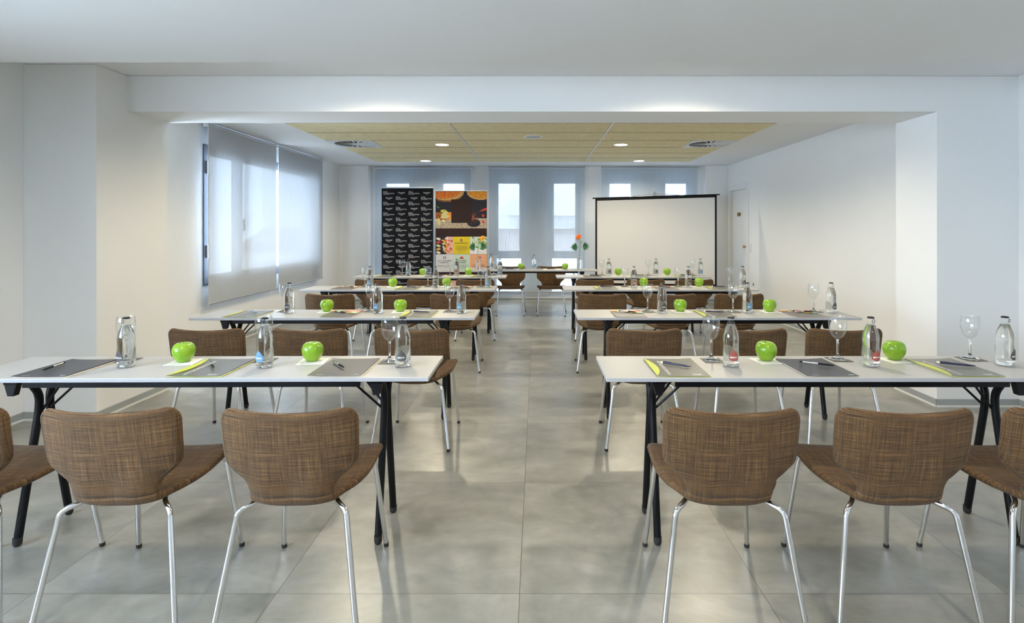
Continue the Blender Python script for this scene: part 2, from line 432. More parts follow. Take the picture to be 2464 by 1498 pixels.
# the wide window of the left wall (behind the side blinds)
def side_window(num, y0, y1, z0, z1, mull):
    xa, xb = XL-0.06, XL-0.005
    fr = MB(); w = 0.06
    fr.box(xa, xb+0.02, y0, y0+w, z0, z1); fr.box(xa, xb+0.02, y1-w, y1, z0, z1); fr.box(xa, xb+0.02, y0+w, y1-w, z0, z0+w); fr.box(xa, xb+0.02, y0+w, y1-w, z1-w, z1)
    for my in mull: fr.box(xa, xb, my-0.03, my+0.03, z0+w, z1-w)
    wo = struct('window_%d' % num, fr, M_frame, smooth=False)
    edges = [y0+w]+list(mull)+[y1-w]
    for i in range(len(edges)-1):
        a, b = edges[i]-0.005 if i == 0 else edges[i]+0.025, edges[i+1]+0.005 if i == len(edges)-2 else edges[i+1]-0.025
        s = MB(); q = 0.05; A0, A1, B0, B1 = a, b, z0+w-0.005, z1-w+0.005
        s.box(xa+0.01, xb+0.01, A0, A0+q, B0, B1); s.box(xa+0.01, xb+0.01, A1-q, A1, B0, B1); s.box(xa+0.01, xb+0.01, A0+q, A1-q, B0, B0+q); s.box(xa+0.01, xb+0.01, A0+q, A1-q, B1-q, B1)
        obj('sash', s, M_frame, wo, smooth=False)
        obj('pane', MB().box(xa+0.025, xa+0.03, A0+q, A1-q, B0+q, B1-q), M_pane, wo, smooth=False)
    hy = mull[0]+0.06
    obj('handle', MB().box(xb+0.01, xb+0.045, hy-0.012, hy+0.012, 1.42, 1.47).box(xb+0.03, xb+0.048, hy-0.012, hy+0.012, 1.32, 1.47), M_alu, wo, smooth=False, bevel=0.004)
    for hz in (z0+0.3, z1-0.32):
        obj('hinge', MB().box(xb+0.02, xb+0.04, y0+0.03, y0+0.06, hz, hz+0.14), M_alu, wo, smooth=False, bevel=0.003)
    portal(XL-T-0.01, (y0+y1)/2, (z0+z1)/2, z1-z0, y1-y0, (0, -PI/2, 0))
side_window(7, *LW, mull=(6.67,))
side_window(8, *LW2, mull=(-1.0, 0.6))
side_window(9, *LW_FILL, mull=(4.97,))  # added window, hidden by the pillar, lets in extra daylight

# skirtings
def skirt(name, segs):
    g_, w_ = MB(), MB()
    for (x0, y0, x1, y1, nx, ny) in segs:     # wall line and the room-side normal
        def bx(t, z0, z1, m_):
            xs_ = sorted((x0, x1, x0+nx*t, x1+nx*t)); ys_ = sorted((y0, y1, y0+ny*t, y1+ny*t))
            m_.box(xs_[0], xs_[-1], ys_[0], ys_[-1], z0, z1)
        bx(0.010, 0.012, 0.058, g_); bx(0.016, 0.0, 0.013, w_)
    o = struct(name, g_, M_skirt, smooth=False); obj('skirting_lip', w_, M_skirtw, o, smooth=False)
skirt('baseboard_left', [(XL, YF, XL, 3.87, 1, 0), (XL, 3.87, -3.105, 3.87, 0, -1), (-3.105, 3.87, -3.105, 4.61, 1, 0), (XL, 4.61, XL, YB, 1, 0), (XL, 4.61, -3.105, 4.61, 0, 1)])
skirt('baseboard_right', [(XRN, YF, XRN, 4.165, -1, 0), (3.04, 4.165, XRN, 4.165, 0, -1), (3.04, 4.165, 3.04, 4.64, -1, 0), (XR, 4.64, XR, DY0-0.09, -1, 0)])
skirt('baseboard_back', [(XL, YB, wx(886.5, YB), YB, 0, -1), (wx(886.5, YB), YBW, wx(1698, YB), YBW, 0, -1), (wx(1698, YB), YB, XR, YB, 0, -1)])

# door in the right wall
fr = MB(); aw = 0.085
fr.box(XR-0.018, XR+0.14, DY0-aw, DY0+0.004, 0, DZ+aw); fr.box(XR-0.018, XR+0.14, DY1-0.004, DY1+aw, 0, DZ+aw); fr.box(XR-0.018, XR+0.14, DY0+0.004, DY1-0.004, DZ-0.004, DZ+aw)
dr = struct('door_1', fr, M_white, smooth=False, bevel=0.003)
lf = obj('door_leaf', MB().box(XR+0.03, XR+0.07, DY0+0.005, DY1-0.005, 0.008, DZ-0.006), M_white, dr, smooth=False, bevel=0.002)
kb = MB().lathe([(0,0),(0.026,0.001),(0.026,0.008),(0.010,0.012),(0.010,0.03),(0.022,0.04),(0.027,0.052),(0.022,0.064),(0,0.068)], 20)
k = obj('door_knob', kb, M_brass, lf, loc=(XR+0.03, DY0+0.09, 1.05)); k.rotation_euler = (0, -PI/2, 0)
sg = obj('door_sign', MB().box(XR+0.024, XR+0.03, 9.50, 9.66, 1.565, 1.635), M_brass, lf, smooth=False)
sgn = MB()
for i, yy in enumerate((9.515, 9.55, 9.585, 9.63)): sgn.box(XR+0.0225, XR+0.024, yy, yy+0.018, 1.575, 1.625)
obj('sign_marks', sgn, mat('sign_dark', (0.12,0.07,0.03), 0.6), sg, smooth=False)
def plate(name, label, cat, y, z, w, h):
    o = obj(name, MB().box(XR-0.009, XR, y-w/2, y+w/2, z-h/2, z+h/2), M_white, smooth=False, bevel=0.002); tag(o, label, cat); return o
sw = plate('light_switch', 'white double light switch on the wall beside the door', 'switch', 9.0, 1.03, 0.085, 0.15)
for zz in (-0.035, 0.035): obj('rocker', MB().box(XR-0.014, XR-0.009, 9.0-0.03, 9.03, 1.03+zz-0.03, 1.03+zz+0.03), M_white, sw, smooth=False, bevel=0.002)
so = plate('wall_socket', 'white wall socket low on the right wall near the door', 'socket', 8.86, 0.45, 0.085, 0.085)
sk = obj('socket_opening', MB().lathe([(0,0),(0.022,0),(0.022,0.002),(0,0.002)], 16), mat('socket_blue', (0.03,0.07,0.16), 0.4), so, loc=(XR-0.0085, 8.86, 0.45)); sk.rotation_euler = (0,-PI/2,0)

# ------------------------------------------------------------------ ceiling panel, lamps, diffusers
PXL, PXR, PYB = -2.74, 2.62, 9.42
sy = [PYB, 8.90, 8.327, 7.745, 7.136, 6.555, 5.96, 5.37, 4.78]
sxs = [PXL, -0.951, 0.833, PXR]
panel = thing('ceiling_panel', 'tan wood-wool acoustic panel field set in the white ceiling', 'ceiling panel', (0,0,0))
for i in range(3):
    for j in range(len(sy)-1):
        x0, x1 = sxs[i]+(0.012 if i else 0), sxs[i+1]-(0.012 if i < 2 else 0)
        y1, y0 = sy[j]-0.006, sy[j+1]+0.006
        if i == 0 and abs(sy[j]-7.745) < 1e-3: x0 = -2.15
        if i == 2 and abs(sy[j]-7.745) < 1e-3: x1 = 2.04
        obj('board', MB().box(x0, x1, y0, y1, ZC-0.012, ZC-0.001), M_wool, panel, smooth=False)
for xx in sxs[1:3]:
    obj('divider_strip', MB().box(xx-0.010, xx+0.010, sy[-1], PYB, ZC-0.014, ZC-0.001), M_alu, panel, smooth=False)
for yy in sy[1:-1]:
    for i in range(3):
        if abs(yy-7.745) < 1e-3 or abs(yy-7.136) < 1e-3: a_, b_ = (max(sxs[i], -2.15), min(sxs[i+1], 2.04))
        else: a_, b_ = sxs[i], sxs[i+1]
        obj('groove_shade_strip', MB().box(a_+0.012, b_-0.012, yy-0.0058, yy+0.0058, ZC-0.0135, ZC-0.002), M_groove, panel, smooth=False)  # dark brown strips stand in for the shade of the board grooves
obj('backing', MB().box(PXL, PXR, sy[-1], PYB, ZC-0.004, ZC-0.0005), M_groove, panel, smooth=False)

M_lampglow = mat('lamp_diffuser', (0.9,0.88,0.8), 0.5)
bsdf(M_lampglow).inputs['Emission Color'].default_value = (1, 0.93, 0.78, 1); bsdf(M_lampglow).inputs['Emission Strength'].default_value = 3.0
ring = MB().lathe([(0.086,-0.001),(0.104,-0.001),(0.104,-0.007),(0.098,-0.010),(0.086,-0.008),(0.086,-0.001)], 36).mesh('trim_ring', M_white)
disc = MB().lathe([(0,-0.006),(0.086,-0.006),(0.086,-0.002),(0,-0.002)], 36).mesh('diffuser', M_lampglow)
SPOTW = {0: 'over the front left, nearest the back wall', 1: 'over the front right, nearest the back wall'}
LABELS_LAMP = ['round glowing downlight in the wooden ceiling, left one nearest the back wall', 'round glowing downlight in the wooden ceiling, right one nearest the back wall',
   'round glowing downlight left of the ceiling speaker, farther from the back wall', 'round glowing downlight right of the ceiling speaker, farther from the back wall']
def downlight(x, y, z, label, grp):
    t = thing('downlight', label, 'ceiling light', (x, y, z), 0, grp)
    link('trim_ring', ring, t); link('diffuser', disc, t); return t
for k in range(4):
    x, y, z, w = LAMPS[k]; downlight(x, y, z-0.012, LABELS_LAMP[k], 'downlights in the wooden ceiling')
LABELS_HID = ['round downlight in the wooden ceiling just past the beam, %s of the aisle', 'round downlight in the ceiling between the beam and the lowered ceiling, %s of the aisle',
   'round downlight in the lowered ceiling above the front tables, %s of the aisle', 'round downlight in the lowered ceiling behind the front chairs, %s of the aisle']
LABELS_HID = [l % d for l in LABELS_HID for d in ('left', 'right')]
for k in range(4, len(LAMPS)):
    x, y, z, w = LAMPS[k]
    t = downlight(x, y, z-(0.012 if k < 6 else 0), LABELS_HID[k-4], 'downlights out of the photo')
sp = thing('ceiling_speaker', 'round grey loudspeaker with white rim in the middle of the wooden ceiling', 'speaker', (-0.04, 6.84, ZC-0.012))
obj('speaker_rim', MB().lathe([(0.098,-0.001),(0.116,-0.001),(0.116,-0.006),(0.108,-0.011),(0.098,-0.009),(0.098,-0.001)], 36), M_white, sp)
obj('speaker_grille', MB().lathe([(0,-0.005),(0.098,-0.006),(0.098,-0.002),(0,-0.002)], 36), mat('grille_grey', (0.42,0.45,0.48), 0.6), sp)

def swirl(x0, x1, y0, y1, label):
    cx, cy_ = (x0+x1)/2, (y0+y1)/2; h = (x1-x0)/2
    t = thing('air_diffuser', label, 'air vent', (cx, cy_, ZC), 0, 'ceiling air diffusers')
    R0 = h*0.90; n = 48; z0 = -0.016
    pl = MB(); vs_ = []; fs = []
    for i in range(n):
        a = 2*PI*i/n; c_, s_ = math.cos(a), math.sin(a); k_ = h/max(abs(c_), abs(s_))
        vs_ += [(R0*c_, R0*s_, z0), (k_*c_, k_*s_, z0), (R0*c_, R0*s_, -0.001), (k_*c_, k_*s_, -0.001)]
    for i in range(n):
        j = (i+1) % n
        for (p, q) in ((0,1), (1,3), (3,2), (2,0)): fs.append((4*i+p, 4*j+p, 4*j+q, 4*i+q))
    pl.add(vs_, fs)
    obj('face_plate', pl, M_alu2, t, smooth=False)
    obj('plenum', MB().lathe([(0,-0.003),(R0,-0.003),(R0,-0.001),(0,-0.001)], 32), M_dark, t)
    obj('hub', MB().lathe([(0,-0.020),(0.05,-0.019),(0.055,-0.008),(0,-0.008)], 24), M_alu2, t)
    for i in range(18):
        a = 2*PI*i/18
        M4 = Matrix.Rotation(a, 4, 'Z') @ Matrix.Translation((0, 0, -0.0125)) @ Matrix.Rotation(-0.22, 4, 'X')
        b = MB(); P = [(0.045,-0.007), (R0-0.004,-0.020), (R0-0.004,0.014), (0.045,0.006)]
        b.prism(P, -0.0012, 0.0012, 0, M4)
        obj('blade', b, M_alu2, t, smooth=False)
M_alu2 = mat('diffuser_aluminium', (0.66,0.69,0.72), 0.45, 0.2)
swirl(-2.755, -2.155, 7.14, 7.741, 'square swirl air diffuser on the left side of the wooden ceiling')
swirl(2.045, 2.645, 7.14, 7.741, 'square swirl air diffuser on the right side of the wooden ceiling')

# ------------------------------------------------------------------ roller blinds
def fabric_sheet(x0, x1, z0, z1, wave=0.0, skew=0.0, nx=24, nz=14):
    b = MB(); vs_ = []; fs = []
    for j in range(nz+1):
        v = j/nz
        for i in range(nx+1):
            u = i/nx
            x = x0+(x1-x0)*u
            if skew: x = x0 + (x1-x0-skew*(1-v))*u
            vs_.append((x, wave*math.sin(u*PI)*math.sin(v*PI*0.9), z0+(z1-z0)*v))
    for j in range(nz):
        for i in range(nx):
            a = j*(nx+1)+i; fs.append((a, a+1, a+nx+2, a+nx+1))
    b.add(vs_, fs); return b
def roller_blind(label, loc, rotz, w, z0, z1, fab, skew=0.0, chain=1):
    t = thing('roller_blind', label, 'blind', loc, rotz, 'screen roller blinds')
    obj('blind_fabric', fabric_sheet(-w/2, w/2, z0, z1-0.01, 0.006, skew), fab, t)
    r = MB().tube([(-w/2-0.008, 0.02, z1), (w/2+0.008, 0.02, z1)], 0.019, 14)
    obj('roller_tube', r, M_alu, t)
    obj('bottom_bar', MB().tube([(-w/2-0.004, 0, z0-0.006), (w/2+0.004-skew, 0, z0-0.006)], 0.012, 12), M_alu, t)
    br = MB()
    for s in (-1, 1): br.box(s*(w/2+0.014)-0.006, s*(w/2+0.014)+0.006, -0.01, 0.042, z1-0.03, z1+0.025)
    obj('bracket', br, M_white, t, smooth=False)
    x = chain*(w/2+0.014)
    obj('pull_chain', MB().tube([(x, -0.008, z1-0.02), (x+0.002, -0.008, z1-1.3), (x+0.006, -0.006, z1-1.34), (x+0.01, -0.004, z1-1.3), (x+0.008, -0.004, z1-0.02)], 0.0018, 5), M_white, t)
YBL = 10.14
for (a, b, lab, sk_) in [(902.5, 1132.5, 'grey screen roller blind behind the two printed banners', 0), (1176.2, 1407.0, 'grey screen roller blind in the middle of the back wall behind the far table', 0),
                    (1447.0, 1678.0, 'grey screen roller blind behind the projection screen, edge hanging askew', 0.05)]:
    x0, x1 = wx(a, YBL), wx(b, YBL)
    roller_blind(lab, ((x0+x1)/2, YBL, 0), 0, x1-x0, 0.19, 2.475, M_blind, sk_)
XBL = -3.53
for (y0, y1, lab) in [(5.90, 7.445, 'large backlit roller blind on the left wall, the nearer of the pair'), (7.505, 9.05, 'large backlit roller blind on the left wall, the farther of the pair')]:
    roller_blind(lab, (XBL, (y0+y1)/2, 0), PI/2, y1-y0, 0.545, 2.475, M_blindL, 0, -1)

# ------------------------------------------------------------------ outside
M_facade = mat('facade_render', (0.80,0.78,0.74), 0.9)
M_tile = mat('roof_tiles', (0.42,0.34,0.30), 0.9); m = M_tile
wv = N(m, 'ShaderNodeTexWave'); wv.inputs['Scale'].default_value = 3; wv.inputs['Distortion'].default_value = 1; L(m, tc(m), wv.inputs['Vector'])
L(m, ramp(m, wv.outputs['Fac'], [(0,(0.34,0.27,0.24)), (1,(0.50,0.42,0.37))]), bsdf(m).inputs['Base Color'])
bl = thing('apartment_building', 'pale building across the street with a tiled roof band, seen through the blinds', 'building', (0, 22, 0))
obj('facade', MB().box(-12, 12, 2, 8, -6, 9), M_facade, bl, smooth=False)
obj('low_wall', MB().box(-12, 12, 0, 0.3, -6, 0.45), M_facade, bl, smooth=False)
rf = MB(); rf.add([(-12,-0.2,0.55),(12,-0.2,0.55),(12,2,1.35),(-12,2,1.35),(-12,-0.2,0.45),(12,-0.2,0.45),(12,2,1.25),(-12,2,1.25)], [(0,1,2,3),(7,6,5,4),(0,4,5,1),(1,5,6,2),(2,6,7,3),(3,7,4,0)])
obj('tiled_roof', rf, M_tile, bl, smooth=False)
M_wpane = mat('far_window', (0.30,0.33,0.36), 0.3)
for i in range(-4, 5):
    for zz in (2.2, 5.0):
        f_ = obj('window', MB().box(i*2.4-0.45, i*2.4+0.45, 1.95, 2.0, zz, zz+1.3), M_wpane, bl, smooth=False)
bc = MB().box(-1.2, 4.2, 1.0, 2.0, 1.9, 2.6); obj('balcony', bc, mat('balcony_render', (0.62,0.60,0.57), 0.9), bl, smooth=False)
nb = thing('neighbour_building', 'pale building outside the left window, blurred by the blind', 'building', (-16, 12, 0))
obj('facade', MB().box(-3, 0, -1.5, 14, -6, 1.6), M_facade, nb, smooth=False)
tr = thing('street_tree', 'green tree outside the left window, faint through the blind', 'tree', (-8.5, 9.9, -4))
obj('trunk', MB().tube([(0,0,0),(0.1,0,2.5),(0,0.1,4.5)], [0.16,0.12,0.06], 10), mat('bark', (0.12,0.08,0.05), 0.9), tr)
random.seed(5)
fo = MB()
for k_ in range(1400):
    u_ = random.gauss(0, 1), random.gauss(0, 1), random.gauss(0, 1); l_ = math.sqrt(sum(q*q for q in u_)) or 1
    r_ = 1.25*random.random()**0.4
    c_ = Vector((u_[0]/l_*r_, u_[1]/l_*r_, 4.7+u_[2]/l_*r_*1.05)); a_ = Vector((random.uniform(-1,1), random.uniform(-1,1), random.uniform(-1,1))).normalized()*0.12
    b_ = a_.cross(Vector((0.3,0.5,0.8))).normalized()*0.06
    fo.add([c_-a_, c_+b_, c_+a_, c_-b_], [(0,1,2,3)])
obj('foliage', fo, mat('leaves', (0.10,0.26,0.06), 0.7), tr, smooth=False)

# ------------------------------------------------------------------ tables
TW, TD = 1.985, 0.395
def make_table(label, loc, rotz):
    t = thing('folding_table', label, 'table', loc, rotz, 'white folding conference tables')
    w, d = TW/2, TD/2
    top = obj('tabletop', MB().box(-w, w, -d, d, TT-0.0175, TT), [M_ptop, M_pedge], t, smooth=False, bevel=0.0022)
    for p in top.data.polygons: p.material_index = 0 if abs(p.normal.z) > 0.5 else 1
    for s in (-1, 1):
        x = s*0.765
        obj('crossbar', MB().box(x-0.03, x+0.03, -0.165, 0.165, TT-0.036, TT-0.018), M_blackmetal, t, smooth=False, bevel=0.003)
        for q in (-1, 1):
            path = fillet([(x, q*0.128, 0.03), (x, q*0.028, 0.545), (x, q*0.026, 0.615), (x+s*0.0, q*0.085, TT-0.03)], 0.06, 6)
            lg = obj('leg', MB().tube(path, 0.0158, 14), M_blackmetal, t)
            obj('foot_cap', MB().lathe([(0,0.0),(0.010,0.0),(0.015,0.006),(0.0172,0.016),(0.0172,0.036),(0,0.036)], 14, c=(x, q*0.1305, 0)), M_cap, lg)
            bp = MB(); P = [(-0.030,0), (0.030,0), (0.030,-0.016), (0.026,-0.018), (0.013,-0.066), (-0.013,-0.066), (-0.026,-0.018), (-0.030,-0.016)]
            M4 = Matrix.Translation((x, q*0.150+0.014, TT-0.0178)) @ Matrix.Rotation(PI/2, 4, 'X')
            bp.prism(P, 0, 0.028, 0, M4)
            obj('stacking_bumper', bp, M_black, t, smooth=False, bevel=0.002)
            st = MB().tube([(s*0.755, q*0.022, 0.545), (s*0.605, q*0.075, TT-0.022)], 0.0052, 8)
            obj('strut', st, M_blackmetal, t)
    for q in (-1, 1):
        obj('rail', MB().box(-0.70, 0.70, q*0.172-0.009, q*0.172+0.009, TT-0.043, TT-0.0178), M_blackmetal, t, smooth=False)
    return t
ROWN = ['front', 'second', 'third', 'fourth']
TABLES = [('left', 0, -1.446, 2.475, 0.012), ('left', 1, -1.425, 4.015, 0.006), ('left', 2, -1.415, 5.765, 0.0), ('left', 3, -1.387, 7.215, 0.0),
          ('right', 0, 1.283, 2.478, 0.0), ('right', 1, 1.278, 4.02, 0.0), ('right', 2, 1.272, 5.775, 0.0), ('right', 3, 1.250, 7.215, 0.0)]
proto = None
for side, r, x, y, a in TABLES:
    lab = {0: 'white folding table nearest the camera on the %s of the aisle', 1: 'white folding table, second from the camera on the %s of the aisle',
           2: 'white folding table, third from the camera on the %s of the aisle', 3: 'white folding table, fourth from the camera on the %s of the aisle'}[r] % side
    if proto is None:
        proto = make_table(lab, (x, y, 0), a); index_kids(proto)
    else: dup(proto, lab, (x, y, 0), a)
dup(proto, 'white folding speaker table across the far end of the aisle', (-0.077, 8.37, 0), 0)

# ------------------------------------------------------------------ chairs
def catmull(P, n):
    out = []
    for i in range(len(P)-1):
        p0, p1, p2, p3 = P[max(i-1,0)], P[i], P[i+1], P[min(i+2,len(P)-1)]
        for k in range(n):
            t = k/n
            out.append(tuple(0.5*((2*b)+(c_-a)*t+(2*a-5*b+4*c_-d)*t*t+(3*b-a-3*c_+d)*t**3) for a, b, c_, d in zip(p0, p1, p2, p3)))
    out.append(P[-1]); return out
CTRL = [(.470,.418,.208), (.440,.434,.216), (.37,.441,.223), (.29,.434,.225), (.215,.424,.219), (.155,.412,.200), (.110,.402,.170), (.080,.398,.155),
        (.057,.405,.149), (.042,.425,.147), (.034,.455,.150), (.029,.485,.166), (.025,.513,.200), (.021,.540,.224), (.016,.575,.231), (.009,.62,.2325), (.002,.67,.234), (-.008,.735,.236)]
HT = 0.0145
def shell_parts():
    S = catmull(CTRL, 6)
    arc = [0]
    for a, b in zip(S, S[1:]): arc.append(arc[-1]+math.hypot(b[0]-a[0], b[1]-a[1]))
    tot = arc[-1]
    def at(s):
        s = min(max(s, 0), tot)
        for i in range(len(arc)-1):
            if s <= arc[i+1]: break
        t = (s-arc[i])/max(arc[i+1]-arc[i], 1e-9)
        return [a*(1-t)+b*t for a, b in zip(S[i], S[i+1])]
    ends = [0.0, 0.0012, 0.004, 0.009, 0.016, 0.026, 0.038, 0.05]
    st = ends + [0.05+(tot-0.1)*i/44 for i in range(1, 44)] + [tot-e for e in reversed(ends)]
    R = 0.052
    rings = []; meta = []
    M_ = 15
    us = [-1+2*i/(M_-1) for i in range(M_)]
    for s in st:
        y, z, w = at(s); a = at(s-0.006); b = at(s+0.006)
        ty, tz = b[0]-a[0], b[1]-a[1]; l = math.hypot(ty, tz); ty /= l; tz /= l
        ny, nz = tz, -ty                   # normal pointing out of the back / underneath is -n
        # for the seat (t = -y) n = (0,+1) up ; for the back (t = +z) n = (+1,0) forward
        d = min(s, tot-s)
        ww = w - (R - math.sqrt(max(R*R-(R-min(d, R))**2, 0)))
        h = HT*math.sqrt(max(1-(1-min(d/HT, 1))**2, 0.01))
        isback = min(max((z-0.40)/0.12, 0), 1) if y < 0.1 else 0
        kk = min(max((0.27-y)/0.19, 0), 1); kk = kk*kk*(3-2*kk); curl = 0.010+0.012*kk+0.020*isback
        dent = 0.014*math.exp(-((z-0.47)/0.05)**2) if y < 0.12 else 0
        ring_ = []
        def P(xx, hh):
            uu = xx/max(w, 1e-6)
            o_ = curl*abs(uu)**2.2 + dent*math.exp(-(xx/0.055)**2) - 0.4*dent*math.exp(-((abs(xx)-0.10)/0.04)**2)
            return (xx, y+ny*(o_+hh), z+nz*(o_+hh) + 0.010*max(0, (z-0.62)/0.115)*abs(uu)**2 - 0.003*max(0, (z-0.62)/0.115))
        wi = max(ww-h, 0.004)
        for u in us: ring_.append(P(u*wi, h))
        for k in (1, 2, 3): th = PI/2-PI*k/4; ring_.append(P(wi+h*math.cos(th), h*math.sin(th)))
        for u in reversed(us): ring_.append(P(u*wi, -h))
        for k in (1, 2, 3): th = -PI/2-PI*k/4; ring_.append(P(-(wi+h*math.cos(PI-th-PI)) if False else -wi+h*math.cos(th), h*math.sin(th)))
        rings.append(ring_); meta.append((s, wi, h, y, z, ny, nz))
    cut = min(range(len(st)), key=lambda i: abs(st[i]-0.455))
    res = []
    for lo, hi, nm in ((0, cut, 'seat'), (cut, len(st)-1, 'backrest')):
        vs_ = []; fs = []; uvs = []
        n = len(rings[0])
        for i in range(lo, hi+1): vs_ += rings[i]
        for i in range(hi-lo):
            for k in range(n):
                j = (k+1) % n
                fs.append((i*n+k, i*n+j, (i+1)*n+j, (i+1)*n+k))
        fs.append(tuple(range(n))); fs.append(tuple((hi-lo)*n+k for k in range(n-1,-1,-1)))
        me = bpy.data.meshes.new(nm); me.from_pydata(vs_, [], fs); me.update()
        ul = me.uv_layers.new(name='UVMap')
        for p in me.polygons:
            for li in p.loop_indices:
                vi = me.loops[li].vertex_index
                ul.data[li].uv = (me.vertices[vi].co.x, meta[lo+vi//n][0])
        me.polygons.foreach_set('use_smooth', [True]*len(me.polygons)); me.materials.append(M_fab)
        import bmesh
        bm = bmesh.new(); bm.from_mesh(me); bmesh.ops.recalc_face_normals(bm, faces=bm.faces); bm.to_mesh(me); bm.free()
        res.append(me)
    # stitched seam along the rear face of the backrest rim
    pth = []
    ids = [i for i in range(cut+4, len(st)-4)]
    def rear(i, u):
        s, wi, h, y, z, ny, nz = meta[i]; r_ = rings[i]
        k_ = 15+3+ (14 - int(round((u+1)*7)))
        return Vector(r_[k_])
    for i in ids: pth.append(rear(i, 1))
    top = [rear(ids[-1], u) for u in [0.857,0.714,0.571,0.428,0.286,0.143,0,-0.143,-0.286,-0.428,-0.571,-0.714,-0.857]]
    pth += top
    for i in reversed(ids): pth.append(rear(i, -1))
    sm_ = MB().tube(pth, 0.0012, 5).mesh('seam', M_seam)
    return res[0], res[1], sm_
seat_me, back_me, seam_me = shell_parts()
def make_chair(label, loc, rotz):
    t = thing('upholstered_chair', label, 'chair', loc, rotz, 'upholstered conference chairs')
    link('seat', seat_me, t); b = link('backrest', back_me, t); link('seam', seam_me, b)
    for s in (-1, 1):
        p = fillet([(s*0.08, 0.20, 0.398), (s*0.150, 0.085, 0.388), (s*0.186, 0.055, 0.375), (s*0.237, 0.0, 0.012)], 0.045, 6)
        lg = obj('leg', MB().tube(p, 0.0098, 12), M_chrome, t)
        obj('foot_cap', MB().lathe([(0,0),(0.009,0),(0.0108,0.003),(0.0108,0.016),(0,0.016)], 12, c=(s*0.237,0,0)), M_cap, lg)
        p = fillet([(s*0.08, 0.24, 0.405), (s*0.150, 0.385, 0.412), (s*0.182, 0.425, 0.405), (s*0.215, 0.489, 0.012)], 0.04, 6)
        lg = obj('leg', MB().tube(p, 0.0098, 12), M_chrome, t)
        obj('foot_cap', MB().lathe([(0,0),(0.009,0),(0.0108,0.003),(0.0108,0.016),(0,0.016)], 12, c=(s*0.215,0.489,0)), M_cap, lg)
    obj('seat_frame', MB().box(-0.10, 0.10, 0.17, 0.27, 0.392, 0.412), M_blackmetal, t, smooth=False, bevel=0.003)
    return t
R0 = [1.842, 3.333, 5.135, 6.61]
CHX = {('left',0): [-2.05,-1.455,-0.845], ('right',0): [0.667,1.258,1.835],
       ('left',1): [-2.026,-1.395,-0.771], ('right',1): [0.6615,1.305,1.889],
       ('left',2): [-1.949,-1.371,-0.771], ('right',2): [0.621,1.277,1.91],
       ('left',3): [-1.969,-1.336,-0.743], ('right',3): [0.706,1.321,1.913]}
SEATN = {'left': ['seat farthest from the aisle', 'middle seat', 'seat beside the aisle'], 'right': ['seat beside the aisle', 'middle seat', 'seat farthest from the aisle']}
YAW = {('left',0,0): 0.03, ('left',0,1): 0.03, ('left',0,2): 0.02, ('right',0,0): -0.02, ('right',0,1): -0.02, ('right',0,2): -0.02, ('left',1,2): -0.03}
def rown(side, r): return 'at the %s %s table' % (ROWN[r], side)
chair = None
for (side, r), xs_ in CHX.items():
    for i, x in enumerate(xs_):
        lab = 'brown woven chair %s, %s' % (rown(side, r), SEATN[side][i])
        yaw = YAW.get((side, r, i), random.uniform(-0.02, 0.02))
        if chair is None: chair = make_chair(lab, (x, R0[r], 0), yaw); index_kids(chair)
        else: dup(chair, lab, (x, R0[r], 0), yaw)
dup(chair, 'brown woven chair facing the room behind the far table, beside the printed banner', (-0.417, 8.955, 0), PI+0.03)
dup(chair, 'brown woven chair facing the room behind the far table, beside the projection screen', (0.237, 8.955, 0), PI-0.02)

# ------------------------------------------------------------------ tableware
GL_P = [(0,0.0),(0.038,0.0),(0.0395,0.002),(0.036,0.004),(0.020,0.009),(0.008,0.016),(0.0052,0.028),(0.0046,0.06),(0.0050,0.086),(0.008,0.095),
        (0.016,0.101),(0.026,0.112),(0.034,0.130),(0.0385,0.150),(0.0395,0.168),(0.0378,0.190),(0.0355,0.205)]
inner = [(0.0345,0.205),(0.0368,0.190),(0.0384,0.168),(0.0374,0.150),(0.033,0.131),(0.025,0.114),(0.014,0.104),(0,0.101)]
def make_glass(label, loc):
    t = thing('wine_glass', label, 'glass', loc, 0, 'wine glasses on the tables')
    st = [(0,0.0),(0.038,0.0),(0.0395,0.002),(0.036,0.004),(0.020,0.009),(0.008,0.016),(0.0052,0.028),(0.0046,0.06),(0.0050,0.088),(0.007,0.0945),(0,0.0945)]
    obj('stem', MB().lathe(st, 28), M_solidglass, t, angle=60)
    bw = [(0,0.0952),(0.008,0.0955),(0.016,0.101),(0.026,0.112),(0.034,0.130),(0.0385,0.150),(0.0395,0.168),(0.0378,0.190),(0.0355,0.2045),(0.0350,0.2052),(0.0345,0.2045)] + inner[1:]
    obj('bowl', MB().lathe(bw, 32), M_glass, t, angle=80)
    return t
BP = [(0,0.003),(0.026,0.0),(0.033,0.001),(0.0358,0.006),(0.0362,0.02),(0.0358,0.070),(0.0340,0.098),(0.0348,0.115),(0.0350,0.128),(0.0330,0.145),(0.0275,0.165),(0.0205,0.183),(0.0145,0.198),(0.0128,0.206),(0.0142,0.208),(0.0142,0.211),(0.0124,0.2125),(0.0124,0.217)]
def drop_poly(w, h, n=22):
    P = []
    for i in range(n):
        t = 2*PI*i/n
        y = -math.cos(t); x = math.sin(t)*math.sin(t/2)**1.3
        P.append((x*w*0.62, y*h/2))
    return P
def on_cyl(mb, verts, faces, R, rot, mi=0):
    vs_ = []
    for (u, v, e) in verts:
        a = u/R; vs_.append(((R+e)*math.sin(a), -(R+e)*math.cos(a), v))
    c_, s_ = math.cos(rot), math.sin(rot)
    mb.add([(x*c_-y*s_, x*s_+y*c_, z) for x, y, z in vs_], faces, mi)
BOT = {}
